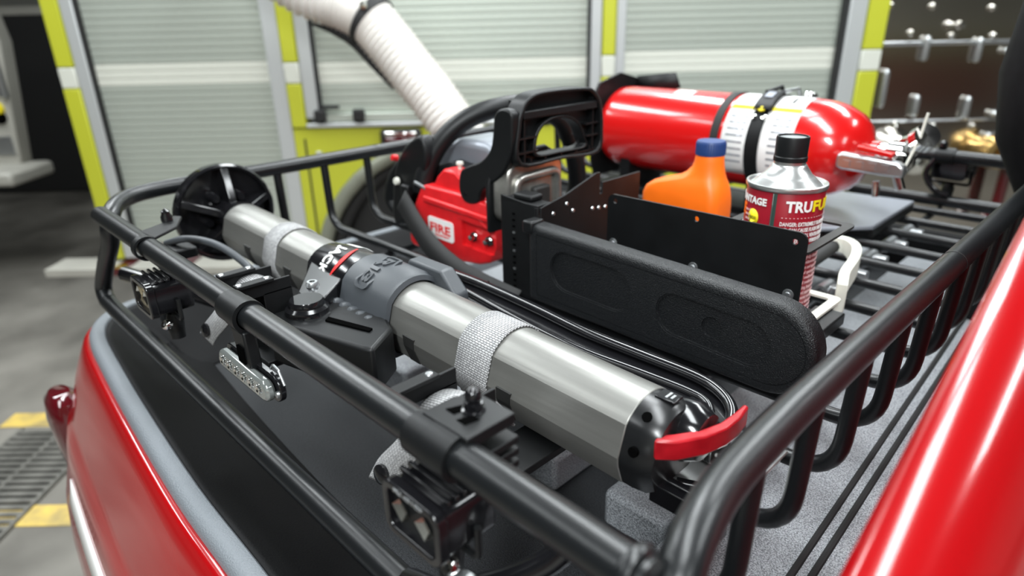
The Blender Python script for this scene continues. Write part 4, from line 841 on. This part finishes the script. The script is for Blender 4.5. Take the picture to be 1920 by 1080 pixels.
# hand guard: dished panel with rim, ribs and an oval opening
g_out = [(0.440, 1.150), (0.440, 1.205), (0.447, 1.226), (0.462, 1.241), (0.495, 1.247), (0.58, 1.245), (0.605, 1.238), (0.621, 1.218), (0.627, 1.180), (0.617, 1.143), (0.53, 1.146)]
g_sp = [(p.x, p.y) for p in spline([(a, c, 0) for a, c in g_out], 4, True)]
cen = (0.53, 1.195)
g_in = [(cen[0]+(a-cen[0])*0.93, cen[1]+(c-cen[1])*0.90) for a, c in g_sp]
b = MB(); b.ring(g_sp, g_in, 0.448, 0.478, 'yz'); gd = b.build('hand_guard', 'plastic', t, bevel=0.002, label='black hand guard with oval opening')
# web plate with the opening
n_ = len(g_in); op = []
oc = [(0.484, 1.160), (0.480, 1.178), (0.490, 1.195), (0.512, 1.205), (0.545, 1.204), (0.570, 1.192), (0.583, 1.172), (0.584, 1.158), (0.53, 1.158)]
osp = [(p.x, p.y) for p in spline([(a, c, 0) for a, c in oc], 8, True)]
def by_angle(poly, n, c):
    out_ = []
    for k in range(n):
        a = 2*PI*k/n; d_ = (math.cos(a), math.sin(a)); best = None
        for i in range(len(poly)):
            p, q_ = poly[i], poly[(i+1) % len(poly)]
            ex, ey = q_[0]-p[0], q_[1]-p[1]; den = d_[0]*ey-d_[1]*ex
            if abs(den) < 1e-12: continue
            tt = ((p[0]-c[0])*ey-(p[1]-c[1])*ex)/den; ss = ((p[0]-c[0])*d_[1]-(p[1]-c[1])*d_[0])/den
            if tt > 0 and -1e-6 <= ss <= 1+1e-6 and (best is None or tt > best): best = tt
        out_.append((c[0]+d_[0]*best, c[1]+d_[1]*best))
    return out_
cc = (0.533, 1.180)
b = MB(); b.ring(by_angle(g_sp, 48, cc), by_angle(osp, 48, cc), 0.4585, 0.462, 'yz'); b.build('guard_web', 'plastic', gd)
b = MB(); b.ring([(cc[0]+(a-cc[0])*1.10, cc[1]+(c-cc[1])*1.16) for a, c in osp], osp, 0.452, 0.474, 'yz'); b.build('opening_rim', 'plastic', gd, bevel=0.002)
for y0, y1, z, dz in ((0.446, 0.622, 1.217, -0.004), (0.443, 0.478, 1.186, 0), (0.443, 0.482, 1.166, 0), (0.588, 0.622, 1.190, 0), (0.590, 0.620, 1.172, 0), (0.443, 0.617, 1.1495, 0.0)):
    q = MB(); q.add([(0.4435, y0, z-0.0012), (0.4435, y1, z-0.0012+dz), (0.474, y1, z-0.0012+dz), (0.474, y0, z-0.0012), (0.4435, y0, z+0.0012), (0.4435, y1, z+0.0012+dz), (0.474, y1, z+0.0012+dz), (0.474, y0, z+0.0012)], [(0, 3, 2, 1), (4, 5, 6, 7), (0, 1, 5, 4), (1, 2, 6, 5), (2, 3, 7, 6), (3, 0, 4, 7)]); q.build('guard_rib', 'plastic', gd)
q = MB(); q.bb((0.462, 0.452, 1.2115), (0.4765, 0.612, 1.2235)); q.build('guard_shelf', 'plastic', gd, bevel=0.002)
for y in (0.470, 0.500, 0.535, 0.570, 0.600):
    q = MB(); q.bb((0.4435, y-0.0012, 1.145), (0.472, y+0.0012, 1.156)); q.build('guard_rib', 'plastic', gd)
for y in (0.456, 0.606):
    q = MB(); q.bb((0.4435, y-0.0012, 1.152), (0.473, y+0.0012, 1.236)); q.build('guard_rib', 'plastic', gd)
b = MB(); b.prism([(p.x, p.y) for p in spline([(a_, c_, 0) for a_, c_ in ((0.356, 1.10), (0.361, 1.128), (0.382, 1.140), (0.410, 1.151), (0.430, 1.170), (0.437, 1.195), (0.441, 1.218), (0.455, 1.228), (0.474, 1.224), (0.476, 1.205), (0.472, 1.170), (0.455, 1.138), (0.425, 1.117), (0.407, 1.104), (0.400, 1.088), (0.385, 1.081), (0.366, 1.083))], 4, True)], 0.4285, 0.4440); b.build('guard_arm', 'plastic', gd, bevel=0.003)
q = MB(); q.lathe([(0, -0.001), (0.003, -0.001), (0.0035, 0.002)], (0.371, 0.4285, 1.096), (0, 1, 0), 12); q.build('pivot_screw', 'gloss', gd)
# wrap handle
hp_ = spline([(0.236, 0.448, 1.075), (0.24, 0.45, 1.095), (0.25, 0.465, 1.135), (0.265, 0.487, 1.167), (0.285, 0.517, 1.191), (0.31, 0.555, 1.205), (0.335, 0.605, 1.206), (0.36, 0.660, 1.177), (0.37, 0.685, 1.114), (0.37, 0.690, 1.05), (0.36, 0.66, 1.008), (0.35, 0.59, 1.0)], 8)
b = MB(); b.tube(hp_, 0.0165, 20); wh = b.build('wrap_handle', 'plastic', t)
b = MB(); b.prism([(p.x, p.y) for p in spline([(a_, c_, 0) for a_, c_ in ((0.152, 1.04), (0.168, 1.10), (0.195, 1.138), (0.222, 1.158), (0.252, 1.168), (0.262, 1.135), (0.250, 1.10), (0.236, 1.082), (0.205, 1.06), (0.19, 1.015), (0.165, 1.0), (0.150, 1.01))], 3, True)], 0.440, 0.466); b.build('handle_base', 'plastic', wh, bevel=0.006, segs=3)
b = MB(); b.tube([(0.238, 0.432, 1.092), (0.268, 0.432, 1.086)], 0.003, 8); b.build('handle_clip', 'zinc', wh)
# rear handle
b = MB(); b.tube(spline([(0.20, 0.52, 1.115), (0.13, 0.515, 1.105), (0.085, 0.51, 1.08), (0.06, 0.505, 1.04), (0.055, 0.505, 1.01), (0.09, 0.505, 0.995), (0.17, 0.505, 0.997)], 7), [0.014]*43, 16); rh = b.build('rear_handle', 'plastic', t)
b = MB(); b.prism([(0.13, 0.99), (0.125, 1.06), (0.15, 1.09), (0.19, 1.09), (0.19, 0.99)], 0.465, 0.56); b.build('air_box', 'plastic', t, bevel=0.006)
for k in range(3):
    q = MB(); q.bb((0.137+0.018*k, 0.4615, 1.0), (0.141+0.018*k, 0.466, 1.07)); q.build('air_box_rib', 'plastic', t)
b = MB(); b.lathe([(0, 0.01), (0.005, 0.009), (0.006, 0.0)], (0.185, 0.436, 1.125), (0, -1, 0.3), 12); b.build('switch', 'red_pl', t, label='red stop switch')
b = MB(); b.lathe([(0, 0.006), (0.006, 0.005), (0.007, 0.0)], (0.182, 0.436, 1.085), (0, -1, 0.1), 14); b.build('choke_knob', 'cream', t)
b = MB(); b.lathe([(0.0, 0.012), (0.016, 0.010), (0.019, 0.0), (0.019, -0.01)], (0.155, 0.462, 1.02), (0, -1, 0.4), 20); fc_ = b.build('fuel_cap', 'silver', t)
b = MB(); b.bb((0.43, 0.452, 1.02), (0.56, 0.456, 1.065)); b.build('guide_bar', 'zinc', t)
# hold-down strap over the saw
t = thing('hold_down_strap', 'flat black rubber strap running down across the red chainsaw', 'strap', (0.38, 0.40, 0.975))
pts_ = spline([(0.215, 0.418, 1.062), (0.236, 0.414, 1.049), (0.264, 0.407, 1.033), (0.300, 0.400, 1.014), (0.345, 0.393, 0.998), (0.395, 0.387, 0.988), (0.45, 0.382, 0.984), (0.53, 0.376, 0.982)], 5)
band('webbing', pts_, Vector((0.42, 0.25, 0.85)).normalized(), 0.036, t, m='rubber', th=0.002)
b = MB(); b.bb((0.205, 0.424, 1.06), (0.225, 0.434, 1.085)); b.build('buckle', 'plastic', t, bevel=0.003)
q = MB(); q.lathe([(0, 0.004), (0.003, 0.003), (0.004, 0)], (0.47, 0.384, 0.99), (0, -1, 0.3), 12); q.build('rivet', 'chrome', t)

# ================================================================== EXTINGUISHER
EY, EZ, ER = 1.05, 1.107, 0.0875
t = thing('fire_extinguisher', 'large red fire extinguisher lying on its side across the front of the rack', 'extinguisher', (0.46, EY, 1.01))
b = MB(); b.lathe([(0, 0.190), (0.06, 0.190), (0.078, 0.196), (0.086, 0.208), (ER, 0.225), (ER, 0.640), (0.0855, 0.664), (0.079, 0.690), (0.067, 0.713), (0.050, 0.729), (0.030, 0.737), (0.024, 0.740), (0.024, 0.752)], (0, EY, EZ), (1, 0, 0), 56); tk = b.build('tank', 'red_tank', t, angle=60)
def extp(th, x, h=0.0006): return Vector((x, EY-(ER+h)*math.sin(th), EZ+(ER+h)*math.cos(th)))     # th from top towards the camera
def wrap_patch(name, m, x0, x1, a0, a1, h, par, label=None, th=0.0006):
    q = MB(); q.grid([[extp(R(a0+(a1-a0)*k/20), x, h) for k in range(21)] for x in (x0, x1)]); return q.build(name, m, par, solid=th, label=label)
lbp = wrap_patch('label_sheet', 'white', 0.497, 0.632, -40, 125, 0.0006, tk, 'white printed label')
wrap_patch('label_stripe', 'yellow', 0.498, 0.631, 34, 40, 0.0012, lbp, 'yellow stripe')
for k in range(8):
    for x0, x1 in ((0.505, 0.540), (0.590, 0.622)):
        wrap_patch('print_line', 'silver', x0, x1, 50+8*k, 52.2+8*k, 0.0011, lbp, th=0.0002)
wrap_patch('print_mark', 'plastic', 0.602, 0.608, 8, 24, 0.0011, lbp, th=0.0002)
wrap_patch('logo_patch', 'white', 0.352, 0.395, 6, 22, 0.0007, tk, 'small white decal')
b = MB(); b.lathe([(ER, 0.474), (ER+0.003, 0.474), (ER+0.003, 0.490), (ER, 0.490)], (0, EY, EZ), (1, 0, 0), 56); b.build('edge_band', 'rubber', t)
# valve group
b = MB(); b.lathe([(0.022, 0.745), (0.022, 0.765), (0.026, 0.768), (0.026, 0.800), (0.015, 0.808), (0, 0.808)], (0, EY, EZ), (1, 0, 0), 24); vb = b.build('valve_body', 'chrome', t)
b = MB(); b.prism([(0.715, 1.098), (0.715, 1.118), (0.722, 1.1225), (0.81, 1.116), (0.82, 1.11), (0.82, 1.092), (0.725, 1.094)], 0.955, 0.975); lv = b.build('carry_handle', 'zinc', vb, bevel=0.004)
for k in range(4):
    q = MB(); q.bb((0.727+0.02*k, 0.953, 1.1), (0.739+0.02*k, 0.9555, 1.111)); q.build('handle_slot', 'zinc', lv)
b = MB(); b.prism([(0.745, 1.128), (0.80, 1.122), (0.80, 1.130), (0.745, 1.137)], 0.955, 0.975); b.build('lever', 'red_tank', vb, bevel=0.002)
b = MB(); b.bb((0.772, 0.965, 1.09), (0.80, 1.04, 1.12)); b.build('handle_block', 'chrome', vb, bevel=0.005)
b = MB(); b.lathe([(0.0, 0.02), (0.020, 0.018), (0.022, 0.0), (0.012, -0.012)], (0.82, 1.02, 1.145), (0.5, -0.6, 0.5), 22); b.build('gauge', 'chrome', vb)
b = MB(); b.tube([(0.80, 0.98, 1.105), (0.815, 0.98, 1.07)], 0.008, 12); b.build('nozzle_stub', 'chrome', vb)
b = MB(); b.tube([(0.78, 0.97, 1.08), (0.782, 0.97, 1.055)], 0.006, 10); b.build('pin', 'chrome', vb)
b = MB(); b.tube([(0.812, 0.99, 1.105), (0.822, 1.0, 1.15), (0.826, 1.0, 1.19)], 0.0022, 8); b.build('tie_tail', 'cream', vb, label='pale thin tie tail')
b = MB(); b.tube([(0.80, 1.03, 1.125), (0.80, 1.06, 1.14), (0.78, 1.08, 1.13)], 0.009, 12); b.build('elbow', 'chrome', vb)
t = thing('extinguisher_bracket', 'black steel bracket with strap holding the red extinguisher', 'bracket', (0.40, EY, 0.98))
b = MB(); b.prism([(0.975, 1.00), (0.962, 1.04), (0.962, 1.17), (0.985, 1.205), (1.06, 1.222), (1.13, 1.205), (1.14, 1.16), (1.14, 1.00)], 0.180, 0.186, 'yz'); b.build('end_plate', 'sheet', t, bevel=0.001)
b = MB(); b.add([(0.186, 1.125, 1.21), (0.29, 1.12, 1.222), (0.305, 1.12, 1.19), (0.186, 1.125, 1.16)], [(0, 1, 2, 3)]); b.build('side_flange', 'sheet', t, solid=0.003)
b = MB(); b.bb((0.18, 0.99, 0.983), (0.70, 1.11, 0.988)); b.build('base_plate', 'sheet', t, bevel=0.001)
for x in (0.26, 0.56):
    q = MB(); q.prism([(0.985, 0.988), (1.115, 0.988), (1.115, 1.055), (1.085, 1.030), (1.05, 1.0185), (1.015, 1.030), (0.985, 1.055)], x-0.012, x+0.012, 'yz'); q.build('saddle', 'sheet', t, bevel=0.001)
b = MB(); b.lathe([(ER+0.0015, 0.548), (ER+0.004, 0.548), (ER+0.004, 0.574), (ER+0.0015, 0.574)], (0, EY, EZ), (1, 0, 0), 56); sp_ = b.build('strap', 'sheet', t)
q = MB(); q.grid([[extp(R(a), x, h) for a in range(8, 45, 6)] for x, h in ((0.545, 0.006), (0.547, 0.012), (0.577, 0.012), (0.579, 0.006))]); bk_ = q.build('buckle', 'sheet', sp_, solid=0.002)
q = MB(); q.box(extp(R(22), 0.562, 0.013), (0.016, 0.02, 0.004), Matrix.Rotation(R(22), 3, 'X')); q.build('buckle_plate', 'silver', bk_, bevel=0.001)
q = MB(); q.lathe([(0, 0.003), (0.007, 0.002), (0.008, 0)], extp(R(42), 0.562, 0.010), (0, -math.sin(R(42)), math.cos(R(42))), 16); q.build('buckle_dot', 'yellow', bk_)
for x in (0.552, 0.572):
    q = MB(); q.lathe([(0, 0.005), (0.005, 0.004), (0.006, 0)], extp(R(52), x, 0.004), (0, -math.sin(R(52)), math.cos(R(52))), 12); q.build('buckle_rivet', 'chrome', bk_)
for x, a in ((0.548, 0), (0.578, -4)):
    q = MB(); q.tube([extp(R(a+14), x, 0.012), extp(R(a-20), x, 0.020), extp(R(a-45), x, 0.010)], 0.004, 8); q.build('latch_wire', 'zinc' if a else 'sheet', bk_)
q = MB(); q.lathe([(0, 0.012), (0.012, 0.01), (0.014, 0), (0.014, -0.01)], extp(R(-30), 0.60, 0.006), (0, 0.4, 1), 16); q.build('latch_knob', 'chrome', bk_)

# ================================================================== SMALL THINGS ON THE RACK FLOOR
t = thing('flat_plate', 'flat grey plate lying across the rack bars behind the fuel can', 'plate', (0.71, 1.07, 0.979))
b = MB(); b.prism([(0.625, 0.935), (0.705, 0.90), (0.785, 0.985), (0.785, 1.205), (0.640, 1.19)], 0.993, 1.0, 'xy'); b.build('sheet', 'silver', t, bevel=0.002)
b = MB(); b.bb((0.779, 0.985, 0.979), (0.785, 1.205, 0.993)); b.build('flange', 'sheet', t)
b = MB(); b.bb((0.715, 0.95, 0.979), (0.721, 1.18, 0.993)); b.build('flange', 'sheet', t)
t = thing('tool_handle', 'cream nylon curved handle lying on the bars beside the fuel can', 'handle', (0.835, 0.70, 0.98))
b = MB()
pth = spline([(0.860, 0.640, 1.018), (0.855, 0.655, 1.021), (0.848, 0.68, 1.024), (0.840, 0.735, 1.028), (0.826, 0.775, 1.030), (0.804, 0.797, 1.030), (0.780, 0.790, 1.030)], 6)
rows = []
for i, p in enumerate(pth):
    tn = (pth[min(i+1, len(pth)-1)]-pth[max(i-1, 0)]).normalized(); sd = Vector((0, 0, 1)).cross(tn).normalized(); k = i/(len(pth)-1)
    wd = 0.0065; ht = 0.040*(1-k)+0.020*k; rows.append([p+sd*wd, p-sd*wd, p-sd*wd-Vector((0, 0, ht)), p+sd*wd-Vector((0, 0, ht))])
b.grid(rows, True); b.f.append((0, 1, 2, 3)); b.f.append(tuple(4*(len(rows)-1)+i for i in range(4))); b.build('grip', 'cream', t, bevel=0.002)
b = MB(); b.tube([(0.79, 0.792, 1.015), (0.78, 0.72, 1.0), (0.79, 0.66, 0.99)], 0.010, 12); b.build('shaft', 'rubber', t)
for i, (x, y) in enumerate(((0.80, 1.13), (0.80, 1.04), (0.80, 0.94), (0.80, 0.85), (0.80, 0.76))):
    t = thing('bar_clip', ('zinc clip on the runner nearest the front rail', 'zinc clip second from the front rail on the runner', 'zinc clip in the middle of the runner', 'zinc clip fourth from the front rail on the runner', 'zinc clip nearest the cream handle on the runner')[i], 'clip', (x, y, 0.952), group='clips on the rack runner')
    b = MB(); b.lathe([(0.0062, -0.02), (0.011, -0.02), (0.011, 0.02), (0.0062, 0.02)], (x, y, 0.958), (0, 1, 0), 16); b.build('sleeve', 'zinc', t)
    b = MB(); b.bb((x+0.006, y-0.008, 0.948), (x+0.028, y+0.008, 0.966)); b.build('tab', 'zinc', t, bevel=0.002)
t = thing('rail_clamp', 'black tube clamp with top knob on the front rail', 'clamp', (0.79, 1.342, 1.05), group='clamps on the top rail')
b = MB(); b.lathe([(0.0124, 0.772), (0.0165, 0.772), (0.0165, 0.806), (0.0124, 0.806)], (0, 1.342, 1.066), (1, 0, 0), 24); b.build('collar', 'plastic', t)
b = MB(); b.lathe([(0.008, 0.0), (0.008, 0.008), (0.006, 0.012), (0.0, 0.014)], (0.782, 1.338, 1.0825), (0, 0, 1), 16); b.build('knob', 'gloss', t)
b = MB(); b.tube(spline([(0.775, 1.33, 1.06), (0.765, 1.325, 1.03), (0.785, 1.325, 1.0), (0.81, 1.33, 0.99)], 6), 0.006, 10); b.build('cable', 'gloss', t)
